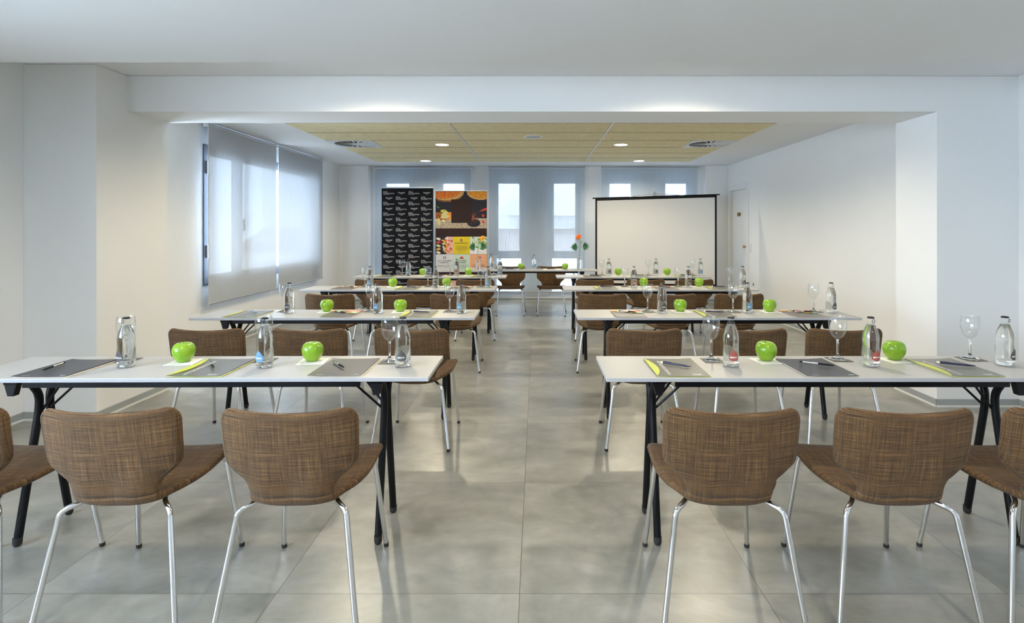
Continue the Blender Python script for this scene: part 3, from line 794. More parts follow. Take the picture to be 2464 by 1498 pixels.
def make_bottle(kind, rot, label, loc):
    t = thing('water_bottle', label, 'bottle', loc, 0, 'glass water bottles on the tables')
    obj('bottle_body', MB().lathe(BP, 32), M_glass, t, angle=70)
    wp = [(0,0.006)]+[(r-0.0022, z+ (0.004 if z < 0.01 else 0)) for r, z in BP[1:12]]+[(0.0165,0.187),(0,0.187)]
    obj('water', MB().lathe(wp, 32), M_water, t, angle=50)
    obj('crown_cap', MB().lathe([(0.0128,0.2160),(0.0150,0.2160),(0.0152,0.2185),(0.0140,0.2215),(0.011,0.2228),(0,0.2230)], 21), M_black, t)
    obj('pull_ring', MB().tube([(0.007*math.cos(a)*1.0, -0.0165-0.001*math.sin(a), 0.2045+0.0085*math.sin(a)) for a in [2*PI*i/14 for i in range(15)]], 0.0010, 6, caps=False), M_black, t)
    mb = MB(); P = drop_poly(0.040, 0.052); n = len(P); cz = 0.056
    # filled drop as rows
    rows = 13; vs_ = []; fs = []
    for k_ in range(rows+1):
        tt = PI*k_/rows; y = -math.cos(tt)
        tpar = tt; hw = math.sin(tpar)*abs(math.cos(tpar/2))**1.15*0.0295
        for j in range(7): vs_.append(((j/3-1)*hw, cz+y*0.026, 0.0006))
    for k_ in range(rows):
        for j in range(6): a = k_*7+j; fs.append((a, a+1, a+8, a+7))
    on_cyl(mb, vs_, fs, 0.0362, rot)
    lb = obj('drop_label', mb, M_lbl[kind], t)
    tx = text_mesh('BEZOYA', 0.0088, M_ink, 'CENTER', 0, 0.0003)
    mt = MB(); on_cyl(mt, [(v.co.x*0.98, 0.0445+v.co.y, 0.0012) for v in tx.vertices], [tuple(p.vertices) for p in tx.polygons], 0.0362, rot)
    obj('label_lettering', mt, M_ink, lb, smooth=False)
    mk = MB()
    vs_ = []; fs = []
    for k_ in range(9):
        v = 0.018+0.072*k_/8
        ext = 0.030*math.sqrt(max(0, 1-((k_/8-0.35)/0.68)**2))
        for j in range(8): vs_.append((0.113-ext+2*ext*j/7, v, 0.0004))
    for k_ in range(8):
        for j in range(7): a = k_*8+j; fs.append((a, a+1, a+9, a+8))
    on_cyl(mk, vs_, fs, 0.0362, rot)
    obj('back_label', mk, M_lblback, t)
    return t
def make_apple(label, loc, rotz=0):
    t = thing('green_apple', label, 'apple', loc, rotz, 'green apples on napkins')
    pr = [(0,0.006),(0.010,0.0015),(0.018,0.0),(0.026,0.003),(0.036,0.014),(0.0445,0.030),(0.0485,0.047),(0.0475,0.062),(0.041,0.077),(0.031,0.0855),(0.021,0.0870),(0.012,0.0825),(0.005,0.0745),(0,0.072)]
    b = MB().lathe(pr, 30)
    vs_ = []
    for x, y, z in b.v:
        a = math.atan2(y, x); k_ = 1+0.022*math.cos(5*a)*(0.4+z*8)*0.8
        vs_.append((x*k_, y*k_, z+0.03*x*z/0.09))
    b.v = vs_
    obj('apple_flesh', b, M_apple, t, angle=180)
    obj('stem', MB().tube([(0,0,0.072),(0.001,0,0.081),(0.004,0.001,0.088)], 0.0012, 6), M_stem, t)
    return t
FW, FD = 0.222, 0.305
def rail_text(mt, body, size, x, y, mi=0, fit=None, vertical=True):
    Mx = Matrix.Translation((x, y, 0.0047)) @ (Matrix.Rotation(PI/2, 4, 'Z') if vertical else Matrix.Identity(4))
    text_into(mt, body, size, Mx, bold=0.0002, fit=fit)
def make_folder(kind, label, loc, rotz=0):
    t = thing('paper_folder', label, 'folder', loc, rotz, 'printed folders on the tables')
    w, d = FW/2, FD/2
    inn = M_green if kind == 'lime' else (M_cream if kind == 'plain' else M_pink)
    obj('inner_sheet', MB().box(-w+0.004, w+0.006, -d+0.002, d-0.002, 0.0003, 0.0018), inn, t, smooth=False)
    obj('page', MB().box(-w+0.006, w+0.002, -d+0.004, d-0.004, 0.0018, 0.0028), M_paper, t, smooth=False)
    # cover with a slight lift at one corner
    vs_ = []; fs = []; nx = 8
    for j in range(nx+1):
        for i in range(nx+1):
            u, v = i/nx, j/nx; lift = 0.004*max(0, (u-0.6)/0.4)**2*(0.3+0.7*v)+0.003*max(0, (0.25-u)/0.25)**2
            vs_.append((-w+2*w*u, -d+2*d*v, 0.0032+lift))
    m_ = len(vs_); vs_ += [(x, y, z+0.0009) for x, y, z in vs_]
    for j in range(nx):
        for i in range(nx):
            a = j*(nx+1)+i; q = (a, a+1, a+nx+2, a+nx+1); fs.append(tuple(reversed(q))); fs.append(tuple(k_+m_ for k_ in q))
    for i in range(nx):
        a = i; fs.append((a, a+1, a+1+m_, a+m_)); a = nx*(nx+1)+i; fs.append((a+1, a, a+m_, a+1+m_))
        a = i*(nx+1); fs.append((a+nx+1, a, a+m_, a+nx+1+m_)); a = i*(nx+1)+nx; fs.append((a, a+nx+1, a+nx+1+m_, a+m_))
    c_ = obj('cover', MB().add(vs_, fs), M_folderdark if kind == 'plain' else M_folder, t)
    ink = MB()
    if kind == 'lime':
        P = [(-w+0.0005, -d+0.0005), (-w+0.0005, d-0.0005)]
        for i in range(1, 16):
            a = i/16; P.append((-w+0.0005+0.036*math.sin(PI*a)**0.8*(0.75+0.5*a*0.5), d-0.0005-(FD-0.001)*a))
        P.reverse()
        obj('lime_edge', MB().prism(P, 0.0062, 0.0078), M_green, t, smooth=False)
        text_into(ink, 'WWW.SERCOTELHOTELES.COM', 0.021, Matrix.Translation((-w+0.066, -d+0.022, 0.0050)) @ Matrix.Rotation(PI/2, 4, 'Z'), bold=0.0003, fit=0.235)
        text_into(ink, 'Sercotel', 0.013, Matrix.Translation((w-0.048, -d+0.026, 0.0050)), 'CENTER', bold=0.0006, fit=0.036)
        text_into(ink, 'HOTELS', 0.006, Matrix.Translation((w-0.048, -d+0.018, 0.0050)), 'CENTER', bold=0.0002)
        text_into(ink, 'WWW.SERCOTELHOTELES.COM', 0.004, Matrix.Translation((w-0.048, -d+0.010, 0.0050)), 'CENTER', bold=0.0001, fit=0.052)
        obj('cover_lettering', ink, M_ink, c_, smooth=False)
    else:
        for k_ in range(3): ink.box(w-0.034+k_*0.008, w-0.030+k_*0.008, -d+0.017, -d+0.021, 0.0048, 0.0056)
        text_into(ink, 'Sercotel', 0.008, Matrix.Translation((-w+0.048, -d+0.014, 0.0050)), 'CENTER', bold=0.0003)
        obj('cover_lettering', ink, M_ink, c_, smooth=False)
    if kind == 'colour':
        rnd = random.Random(3); cols = [M_yellow, M_red, M_orange, M_cream, M_teal, M_pink, M_orange, M_yellow]
        blk = MB(); k_ = 0
        for (bx_, by_, bw_, bh_, ci) in [(0,0.86,0.30,0.10,0),(0,0.74,0.16,0.10,1),(0.30,0.86,0.22,0.08,4),(0.36,0.90,0.40,0.09,2),(0.55,0.78,0.30,0.12,5),(0.44,0.66,0.40,0.11,2),
                                         (0.72,0.60,0.27,0.13,3),(0.60,0.52,0.28,0.08,0),(0.84,0.76,0.15,0.13,1),(0.85,0.44,0.14,0.10,4),(0.17,0.70,0.12,0.06,3),(0.30,0.60,0.13,0.09,5)]:
            blk.box(-w+2*w*bx_, -w+2*w*(bx_+bw_), -d+2*d*by_, -d+2*d*(by_+bh_)-0.001*k_*0, 0.0074+0.00012*k_, 0.0076+0.00012*k_, ci); k_ += 1
        obj('colour_patches', blk, [M_yellow, M_red, M_orange, M_cream, M_teal, M_pink], c_, smooth=False)
    return t
def make_pen(kind, label, loc, rotz):
    t = thing('ballpoint_pen', label, 'pen', loc, rotz, 'ballpoint pens on the folders')
    m1, m2 = (M_pen, M_cream) if kind == 'navy' else (M_pensilver, M_black)
    def along(prof, mt, nm):
        b = MB().lathe(prof, 12); b.v = [(z-0.07, x, y+0.0049) for x, y, z in b.v]; return obj(nm, b, mt, t)
    along([(0,0.0),(0.0035,0.0),(0.0045,0.004),(0.0045,0.012),(0,0.012)], m2, 'push_button')
    along([(0,0.012),(0.0047,0.012),(0.0047,0.075),(0,0.075)], m1, 'barrel')
    along([(0,0.075),(0.0047,0.075),(0.0044,0.120),(0.0022,0.136),(0.0008,0.142),(0,0.142)], M_pen if kind == 'navy' else M_black, 'grip')
    obj('clip', MB().box(-0.058, -0.02, -0.0012, 0.0012, 0.0098, 0.0108).box(-0.058, -0.054, -0.0012, 0.0012, 0.008, 0.0108), m2 if kind != 'navy' else M_pen, t, smooth=False)
    return t
napkin = MB().box(-0.062, 0.062, -0.062, 0.062, 0, 0.0010).box(-0.061, 0.0615, -0.061, 0.0605, 0.0011, 0.0020).mesh('napkin', M_paper, False)
coaster = MB().box(-0.046, 0.046, -0.046, 0.046, 0, 0.0015).mesh('coaster', M_coaster, False)
PROTO = {}
def put(key, maker, label, loc, rotz):
    if key in PROTO: return dup(PROTO[key], label, loc, rotz)
    o = maker(label, loc); o.rotation_euler = (0,0,rotz); PROTO[key] = o; index_kids(o); return o
def simple(name, me, label, cat, grp, loc, rotz):
    o = link(name, me, None, loc, rotz); tag(o, label, cat, grp)

# per seat: folder x, folder kind, pen (x, y, angle deg, kind), glass (x, y), bottle (x, y, kind, label turn), apple (x, y) or None
SEATS = {
 ('left',0): [(-2.075,'plain',(-2.13,2.42,-80,'silver'),(-1.935,2.585),(-1.842,2.462,'dark',-0.25),None),
              (-1.435,'lime',(-1.450,2.45,-53,'silver'),(-1.285,2.585),(-1.216,2.455,'blue',-0.3),(-1.641,2.56)),
              (-0.850,'plain',(-0.885,2.455,-52,'silver'),(-0.684,2.555),(-0.602,2.47,'dark',0.05),(-1.048,2.575))],
 ('right',0): [(0.616,'lime',(0.622,2.455,-34,'navy'),(0.822,2.58),(0.877,2.475,'red',0.02),None),
               (1.238,'plain',(1.262,2.47,-33,'silver'),(1.427,2.60),(1.508,2.475,'red',0.15),(1.078,2.585)),
               (1.846,'lime',(1.88,2.46,-30,'navy'),(2.062,2.61),(2.126,2.49,'dark',0.45),(1.690,2.60))],
 ('left',1): [(-2.085,'lime',(-2.07,4.02,-50,'navy'),(-1.890,4.12),(-1.820,4.04,'dark',-0.1),None),
              (-1.405,'colour',(-1.43,4.00,-40,'silver'),(-1.245,4.12),(-1.165,4.03,'blue',-0.3),(-1.566,4.11)),
              (-0.850,'lime',(-0.845,4.01,-14,'navy'),(-0.651,4.11),(-0.553,4.03,'blue',-0.4),(-1.018,4.11))],
 ('right',1): [(0.664,'colour',(0.67,4.03,-35,'silver'),(0.830,4.10),(0.924,4.04,'dark',0.3),None),
               (1.290,'lime',(1.30,4.02,-18,'navy'),(1.465,4.09),(1.556,4.05,'blue',0.2),(1.077,4.12)),
               (1.930,'colour',(1.96,4.03,-20,'silver'),(2.075,4.11),(2.175,4.05,'dark',0.3),(1.742,4.11))],
 ('left',2): [(-1.990,'colour',(-1.965,5.76,-30,'silver'),(-1.835,5.86),(-1.760,5.80,'blue',-0.2),None),
              (-1.335,'lime',(-1.315,5.75,-30,'navy'),(-1.160,5.86),(-1.062,5.78,'dark',0.0),(-1.535,5.87)),
              (-0.790,'colour',(-0.76,5.74,-30,'navy'),(-0.592,5.86),(-0.512,5.79,'blue',-0.1),(-0.965,5.89))],
 ('right',2): [(0.722,'lime',(0.73,5.77,-12,'navy'),(0.945,5.88),(1.030,5.80,'red',0.1),None),
               (1.340,'colour',(1.34,5.76,-30,'navy'),(1.515,5.87),(1.605,5.80,'dark',0.3),(1.150,5.90)),
               (1.900,'lime',(1.92,5.78,-12,'navy'),(2.068,5.88),(2.190,5.83,'dark',0.3),(1.742,5.89))],
 ('left',3): [(-1.96,'lime',(-1.92,7.21,-30,'silver'),(-1.790,7.31),(-1.692,7.24,'blue',0),None),
              (-1.33,'plain',(-1.30,7.2,-30,'navy'),(-1.150,7.30),(-1.055,7.24,'red',0.2),(-1.52,7.34)),
              (-0.74,'lime',(-0.70,7.2,-20,'navy'),(-0.570,7.30),(-0.483,7.24,'blue',0),(-0.91,7.34))],
 ('right',3): [(0.730,'colour',(0.76,7.19,-15,'navy'),(0.872,7.31),(0.957,7.26,'dark',0.1),None),
               (1.340,'lime',(1.34,7.2,-15,'navy'),(1.490,7.31),(1.578,7.25,'dark',0.1),(1.092,7.34)),
               (1.930,'lime',(1.95,7.2,-15,'navy'),(2.080,7.31),(2.168,7.26,'blue',0.1),(1.742,7.33))],
}
KN = {'lime': 'grey folder with a lime edge', 'plain': 'plain dark grey folder', 'colour': 'grey folder with coloured patches'}
def seatn(side, i): return SEATN[side][i]
TT2 = TT+0.0006
for (side, r), seats in SEATS.items():
    tx_, ty_, ta = [(x, y, a) for s_, q, x, y, a in TABLES if s_ == side and q == r][0]
    for i, (fx, kind, pen, gl, bt, ap) in enumerate(seats):
        where = '%s, %s' % (rown(side, r).replace('at the', 'on the'), seatn(side, i))
        fy = ty_ - 0.035 + ta*(fx-tx_)
        put('folder_'+kind, lambda l, p, k=kind: make_folder(k, l, p), '%s %s' % (KN[kind], where), (fx, fy, TT2), ta)
        lb = 'silver and black' if pen[3] == 'silver' else 'dark navy'
        put('pen_'+pen[3], lambda l, p, k=pen[3]: make_pen(k, l, p, 0), '%s pen %s' % (lb, where), (pen[0], pen[1], TT2+0.0085), math.radians(pen[2]))
        simple('coaster', coaster, 'brown coaster under the wine glass %s' % where, 'coaster', 'coasters under the wine glasses', (gl[0]+0.004, gl[1]-0.002, TT2), 0.0)
        put('glass', make_glass, 'empty clear wine glass %s' % where, (gl[0], gl[1], TT2+0.0018), 0)
        put(('bottle', bt[2]), lambda l, p, b=bt: make_bottle(b[2], 0, l, p), 'water bottle with %s drop label %s' % ({'dark':'black','blue':'blue','red':'red'}[bt[2]], where), (bt[0], bt[1], TT2), bt[3])
        if ap:
            simple('napkin', napkin, 'white paper napkin under the apple %s' % where, 'napkin', 'napkins under the apples', (ap[0]+0.005, ap[1]-0.012, TT2), 0.12)
            put('apple', make_apple, 'green apple %s' % where, (ap[0], ap[1]-0.008, TT2+0.0022), (i*2.1+r*1.3) % 6.28)
# speaker table
ft = 'on the far table, in front of the %s chair'
put(('bottle','dark'), None, 'clear water bottle ' + ft % 'left', (-0.70, 8.50, TT2), 0.3)
put('glass', None, 'empty clear wine glass ' + ft % 'left', (-0.615, 8.52, TT2+0.0018), 0)
simple('coaster', coaster, 'brown coaster under the wine glass ' + ft % 'left', 'coaster', 'coasters under the wine glasses', (-0.615, 8.52, TT2), 0)
put(('bottle','blue'), None, 'clear water bottle ' + ft % 'right', (-0.04, 8.44, TT2), 0.3)
put('glass', None, 'empty clear wine glass ' + ft % 'right', (0.045, 8.50, TT2+0.0018), 0)
simple('coaster', coaster, 'brown coaster under the wine glass ' + ft % 'right', 'coaster', 'coasters under the wine glasses', (0.045, 8.50, TT2), 0)
put('folder_plain', None, 'plain dark grey folder ' + ft % 'left', (-0.42, 8.36, TT2), 0)
put('pen_navy', None, 'dark navy pen ' + ft % 'left', (-0.42, 8.38, TT2+0.0085), -0.1)
simple('paper_sheets', MB().box(-0.14,0.14,-0.1,0.1,0,0.001).box(-0.10,0.15,-0.09,0.11,0.0012,0.0024).mesh('paper_sheets', M_paper, False), 'loose white sheets of paper ' + ft % 'right', 'paper', None, (0.24, 8.36, TT2), 0.1)
put('pen_navy', None, 'dark navy pen ' + ft % 'right', (0.22, 8.36, TT2+0.0035), -0.2)
put('apple', None, 'green apple ' + ft % 'left', (-0.235, 8.42, TT2), 2.0)
put('apple', None, 'green apple ' + ft % 'right', (0.44, 8.42, TT2), 0.6)

# vases with flowers on the far table
M_leaf = mat('dark_leaf', (0.03,0.13,0.05), 0.45); M_stemg = mat('flower_stem', (0.12,0.28,0.06), 0.6)
def leafblade(mb, base, d, up, ln, wd):
    d = Vector(d).normalized(); s_ = d.cross(Vector(up)).normalized(); b0 = Vector(base); n_ = s_.cross(d)
    P = [b0]; cs = [(0.25,0.75),(0.5,1.0),(0.75,0.7)]
    vs_ = [b0]; 
    for t_, w_ in cs: vs_ += [b0+d*ln*t_-s_*wd*w_-n_*ln*0.05*t_, b0+d*ln*t_+n_*0.004, b0+d*ln*t_+s_*wd*w_-n_*ln*0.05*t_]
    vs_.append(b0+d*ln-n_*ln*0.12)
    mb.add(vs_, [(0,2,1),(0,3,2),(1,2,5,4),(2,3,6,5),(4,5,8,7),(5,6,9,8),(7,8,10),(8,9,10)])
def vase(label, x, y, col, top, cname):
    t = thing('flower_vase', label, 'vase', (x, y, TT2))
    VP = [(0,0.004),(0.030,0.0),(0.039,0.004),(0.040,0.02),(0.040,0.15),(0.036,0.175),(0.022,0.215),(0.0145,0.25),(0.0135,0.305),(0.0155,0.308),(0.0155,0.318),(0.0135,0.32)]
    obj('glass_bottle', MB().lathe(VP, 28), M_glass, t, angle=70)
    obj('water', MB().lathe([(0,0.006),(0.036,0.008),(0.0375,0.02),(0.0375,0.148),(0,0.148)], 24), M_water, t, angle=50)
    T_ = Vector(top)
    sway = [(-0.028,0,0.012),(-0.012,0,0.15),(0,0,0.31),(0.006,0,0.42),(T_.x+0.015,T_.y,T_.z-0.06),(T_.x,T_.y,T_.z-0.01)]
    obj('stem', MB().tube(fillet(sway, 0.05, 4), 0.003, 8), M_stemg, t)
    fl = MB(); nrm = Vector((-0.55,-0.75,0.5)).normalized(); a0 = nrm.cross(Vector((0,0,1))).normalized(); b0 = nrm.cross(a0)
    for layer, (R_, n_, tilt) in enumerate(((0.056,20,0.10),(0.046,16,0.35),(0.03,12,0.7))):
        for i in range(n_):
            a = 2*PI*(i+0.5*layer)/n_; d_ = (a0*math.cos(a)+b0*math.sin(a))+nrm*tilt
            leafblade(fl, T_+nrm*0.003*layer, d_, nrm, R_, 0.0065)
    f_ = obj('flower_head', fl, col, t, smooth=False)
    cc = MB().lathe([(0,0),(0.011,0.002),(0.009,0.008),(0,0.010)], 12)
    q = nrm.to_track_quat('Z', 'Y').to_matrix().to_4x4(); cc.v = [tuple(T_+nrm*0.004+(q @ Vector(p))) for p in cc.v]
    obj('flower_centre', cc, mat('flower_centre', (0.35,0.12,0.02), 0.8), f_)
    for sgn, base_z in ((-1, 0.345), (1, 0.355)):
        lf_ = MB(); hub = Vector((sgn*0.045, -0.01, base_z))
        lf_.tube([(0,0,base_z-0.02), tuple(hub)], 0.002, 6)
        for k_ in range(7):
            a = (-1.15+2.3*k_/6)
            d_ = Vector((sgn*math.cos(a), -0.25, math.sin(a)*0.8-0.12)); leafblade(lf_, hub, d_, (0,-1,0.3), 0.105*(1-0.25*abs(a)/1.15), 0.0125)
        obj('leaf', lf_, M_leaf, t, smooth=False)
    sp_ = MB(); rnd = random.Random(2)
    for k_ in range(16):
        b_ = Vector((rnd.uniform(-0.02,0.03), rnd.uniform(-0.02,0.02), 0.36+0.10*rnd.random()))
        leafblade(sp_, b_, (rnd.uniform(-1,1), rnd.uniform(-1,1), 1.0), (0,-1,0.2), 0.035, 0.004)
    obj('filler_greenery', sp_, mat('light_green', (0.30,0.40,0.12), 0.6), t, smooth=False)
vase('bottle vase with an orange gerbera on the far table, beside the projection screen', (1395.5-PX0)*8.36/F, 8.36, mat('petal_orange', (0.85,0.20,0.01), 0.5), (-0.022,0,0.495), 'orange')
vase('bottle vase with a yellow flower on the far table, before the food banner', (1150.5-PX0)*8.36/F, 8.36, mat('petal_yellow', (0.85,0.42,0.02), 0.5), (0.062,0,0.47), 'yellow')

# ------------------------------------------------------------------ banners
def rbox(mb, x0, x1, z0, z1, y, mi, t=0.0006): mb.box(x0, x1, y-t, y, z0, z1, mi)
M_bblack = mat('banner_black', (0.006,0.006,0.010), 0.6, Specular_IOR_Level=0.2)
bn = thing('roll_up_banner', 'black roll-up banner covered in rows of small white lettering', 'banner', (wx(980.5, 9.1), 9.1, 0), 0.0)
BW = 0.855
obj('banner_print', MB().box(-BW/2, BW/2, -0.001, 0.001, 0.10, 2.02), M_bblack, bn, smooth=False)
obj('top_rail', MB().box(-BW/2-0.006, BW/2+0.006, -0.010, 0.010, 2.02, 2.04), M_alu, bn, smooth=False, bevel=0.003)
obj('base_cassette', MB().box(-BW/2-0.02, BW/2+0.02, -0.06, 0.06, 0.012, 0.10), M_alu, bn, smooth=False, bevel=0.015)
for s in (-1, 1): obj('stand_foot', MB().box(s*0.28-0.02, s*0.28+0.02, -0.16, 0.16, 0, 0.012), M_alu, bn, smooth=False)
obj('support_pole', MB().tube([(0,0.04,0.09),(0,0.03,2.02)], 0.008, 8), M_alu, bn)
ink = MB(); ink2 = ink
RX = Matrix.Rotation(PI/2, 4, 'X')
for row in range(22):
    zt = 1.985 - 0.0875*row - 0.06
    for c4 in range(4):
        x = -BW/2+0.028+c4*0.2085
        if zt < 0.14: continue
        if (row+c4) % 2 == 0:
            P = lambda dx, dz: Matrix.Translation((x+dx, -0.0022, zt+dz)) @ RX
            text_into(ink, '* * * *', 0.022, P(0.004, 0.036), fit=0.05)
            text_into(ink, 'Sercotel', 0.019, P(0.0, 0.026), bold=0.0004, fit=0.072)
            text_into(ink, 'Gran Hotel Zurbar\u00e1n', 0.022, P(0.0, 0.004), bold=0.0002, fit=0.180)
            text_into(ink, 'First Class Collection', 0.011, P(0.0, -0.009), bold=0.0001, fit=0.10)
        else:
            P = lambda dx, dz: Matrix.Translation((x+0.092+dx, -0.0022, zt+dz)) @ RX
            text_into(ink2, 'Sercotel', 0.032, P(0, 0.014), 'CENTER', bold=0.0006, fit=0.108, mi=1)
            text_into(ink2, 'HOTELS', 0.015, P(0, -0.003), 'CENTER', bold=0.0003, fit=0.046, mi=1)
obj('lettering', ink, [M_ink, mat('grey_ink', (0.62,0.62,0.58), 0.6)], bn, smooth=False)

b2y = 9.05
bn2 = thing('roll_up_banner', 'food banner with spice bowls above yellow, grey, green and orange squares', 'banner', (wx(1109.7, b2y), b2y, 0), 0.0)
def zpy(py, y=b2y): return CAMZ + (PY0-py)*y/F
cols = {'brown': (0.038,0.022,0.022), 'navy': (0.012,0.013,0.03), 'rust': (0.72,0.16,0.04), 'saff': (0.72,0.36,0.04), 'bowl': (0.62,0.36,0.13), 'bowlsh': (0.25,0.11,0.04),
        'wood': (0.50,0.36,0.24), 'rust2': (0.45,0.13,0.02), 'lime': (0.52,0.50,0.08), 'seed': (0.62,0.56,0.28), 'red': (0.62,0.06,0.05), 'yellow': (0.72,0.55,0.03), 'lgrey': (0.66,0.65,0.66),
        'lgreen': (0.56,0.66,0.56), 'peach': (0.78,0.38,0.20), 'cream': (0.78,0.68,0.48), 'plum': (0.35,0.12,0.22), 'ink': (0.10,0.09,0.09), 'leafg': (0.10,0.32,0.05), 'white': (0.75,0.75,0.78), 'pinkf': (0.72,0.42,0.36), 'dk': (0.03,0.03,0.04), 'twig': (0.30,0.09,0.05)}
cm = {}
for k_, c_ in cols.items(): cm[k_] = mat('print_'+k_, c_, 0.6, Specular_IOR_Level=0.12)
# speckled prints for the food pictures
for k_, (a_, b_, sc_) in {'rust': ((0.60,0.07,0.03), (0.85,0.32,0.05), 35), 'saff': ((0.70,0.10,0.03), (0.80,0.50,0.06), 35), 'wood': ((0.16,0.13,0.11), (0.72,0.58,0.42), 60), 'rust2': ((0.05,0.03,0.02), (0.60,0.20,0.03), 18)}.items():
    m = cm[k_]; f = noise(m, tc(m), sc_, 5, 0.65, 0.5); L(m, ramp(m, f, [(0.35,a_),(0.65,b_)]), bsdf(m).inputs['Base Color'])
keys = list(cols); MI = {k_: i for i, k_ in enumerate(keys)}; ML = [cm[k_] for k_ in keys]
def X2(px): return (px-1109.7)*b2y/F
obj('banner_print', MB().box(X2(1048), X2(1171.5), -0.001, 0.001, 0.10, zpy(459.5)), cm['brown'], bn2, smooth=False)
obj('base_cassette', MB().box(X2(1048)-0.02, X2(1171.5)+0.02, -0.06, 0.06, 0.012, 0.10), M_alu, bn2, smooth=False, bevel=0.015)
for s in (-1, 1): obj('stand_foot', MB().box(s*0.28-0.02, s*0.28+0.02, -0.16, 0.16, 0, 0.012), M_alu, bn2, smooth=False)
obj('top_rail', MB().box(X2(1047), X2(1172), -0.006, 0.008, zpy(459.5), zpy(458.2)), M_alu, bn2, smooth=False)
obj('support_pole', MB().tube([(0,0.04,0.09),(0,0.03,zpy(460))], 0.008, 8), M_alu, bn2)
PC = [0]
def quadp(mb, P, k_, lay=1, clip=(1048.3,1171.2)):
    """flat printed patch, outline given in photo pixels of the banner"""
    P = [(min(max(p[0], clip[0]), clip[1]), p[1]) for p in P]
    PC[0] += 1
    mb.add([(X2(px), -0.0012-0.0002*lay-0.00002*PC[0], zpy(py)) for px, py in P], [tuple(range(len(P)))], MI[k_])
def rect(mb, x0, y0, x1, y1, k_, lay=1): quadp(mb, [(x0,y0),(x0,y1),(x1,y1),(x1,y0)], k_, lay)
def ell(mb, cx, cy_, rx, ry, k_, lay=1, rot=0, a0=0, a1=2*PI, n=18, ytop=None, clip=(1048.3,1171.2)):
    P = []
    for i in range(n):
        a = a0+(a1-a0)*i/(n if abs(a1-a0-2*PI) < 1e-6 else n-1); x, y = rx*math.cos(a), ry*math.sin(a)
        X_, Y_ = cx+x*math.cos(rot)-y*math.sin(rot), cy_+x*math.sin(rot)+y*math.cos(rot)
        if ytop is not None: Y_ = max(Y_, ytop)
        P.append((X_, Y_))
    P.reverse(); quadp(mb, P, k_, lay, clip)
PC[0] = 0; pic = MB()
rect(pic, 1048.3, 460, 1171.2, 549, 'dk', 0)
rect(pic, 1048.3, 525, 1171.2, 549, 'wood', 1)
ell(pic, 1060, 520, 26, 10, 'rust2', 2); ell(pic, 1080, 519, 14, 9, 'saff', 2)
ell(pic, 1075, 462, 42, 24, 'bowlsh', 2, ytop=460.2, clip=(1048.3,1120)); ell(pic, 1075, 460, 42, 22, 'bowl', 3, ytop=460.2, clip=(1048.3,1120)); ell(pic, 1068, 458, 40, 20, 'rust', 4, ytop=460.2, clip=(1048.3,1108))
ell(pic, 1158, 462, 35, 19, 'bowl', 3, ytop=460.2); ell(pic, 1160, 460, 33, 17.5, 'saff', 4, ytop=460.2)
for (a_, b_, c_, d_, k_, r_) in [(1068,508,8,4.2,'lime',0.1),(1070,514,9,3.6,'seed',-0.5),(1071,521,11,4.4,'seed',-0.15),(1056,533,4.3,8.6,'seed',-0.15),(1067,531,4,3,'cream',0.2),(1049,529,2,3,'cream',0)]: ell(pic, a_, b_, c_, d_, k_, 5, r_)
ell(pic, 1140, 536, 16, 10, 'dk', 4)
for a_, l_ in [(-1.9,17),(-1.2,17),(-0.9,22),(-0.15,19),(0.6,21),(1.2,16),(1.8,20),(2.1,20),(-1.55,16)]:
    c_, s_ = math.cos(a_), math.sin(a_); quadp(pic, [(1137.5-s_*0.9,524+c_*0.9),(1137.5+c_*l_,524+s_*l_),(1137.5+s_*0.9,524-c_*0.9)], 'twig', 6)
quadp(pic, [(1152.5,509),(1160,507.5),(1171,505),(1171,499.5),(1163,502)], 'red', 6)
ell(pic, 1162.5, 518.5, 3.2, 3.2, 'red', 6); ell(pic, 1163, 534, 3.4, 3.2, 'red', 6)
quadp(pic, [(1049,494),(1053,500),(1059,500),(1053,497)], 'leafg', 6)
rect(pic, 1086, 479.5, 1135, 536, 'brown', 8)
rect(pic, 1048.3, 549, 1171.2, 568.5, 'brown', 8)
obj('spice_picture', pic, ML, bn2, smooth=False)
PC[0] = 0; tl = MB()
rect(tl, 1048.8, 569, 1090, 611, 'dk', 1); rect(tl, 1090, 569, 1131, 611, 'yellow', 1); rect(tl, 1131, 569, 1171.2, 611, 'lgreen', 1)
rect(tl, 1048.8, 611.5, 1090, 654, 'lgrey', 1); rect(tl, 1090, 611.5, 1131, 654, 'lgreen', 1); rect(tl, 1131, 611.5, 1171.2, 644, 'peach', 1); rect(tl, 1131, 644, 1171.2, 654, 'lgrey', 1)
rnd = random.Random(11)
for k_, c_ in enumerate(['cream','red','seed','bowl','cream']): ell(tl, 1055, 574.5+k_*8.2, 5.5, 3.0, c_, 2, 0.25*(-1)**k_)
rect(tl, 1074, 569, 1090, 611, 'pinkf', 2)
for k_ in range(34): ell(tl, rnd.uniform(1066,1087), rnd.uniform(572,608), rnd.uniform(2,5), rnd.uniform(1.2,2.6), rnd.choice(['cream','bowl','red','pinkf','saff','seed','rust']), 3, rnd.uniform(0,3))
rect(tl, 1131, 596, 1171.2, 611, 'white', 2); ell(tl, 1158, 602, 13, 6, 'lgrey', 3); ell(tl, 1158, 601, 12.5, 5, 'white', 3)
for k_ in range(40): ell(tl, rnd.uniform(1134,1169), rnd.uniform(571,600), rnd.uniform(1.5,4), rnd.uniform(1,3), rnd.choice(['leafg','white','white','lime','seed','leafg']), 4, rnd.uniform(0,3))
ell(tl, 1110, 577, 2.2, 3.6, 'plum', 3); ell(tl, 1110, 580.5, 3, 1, 'plum', 3)
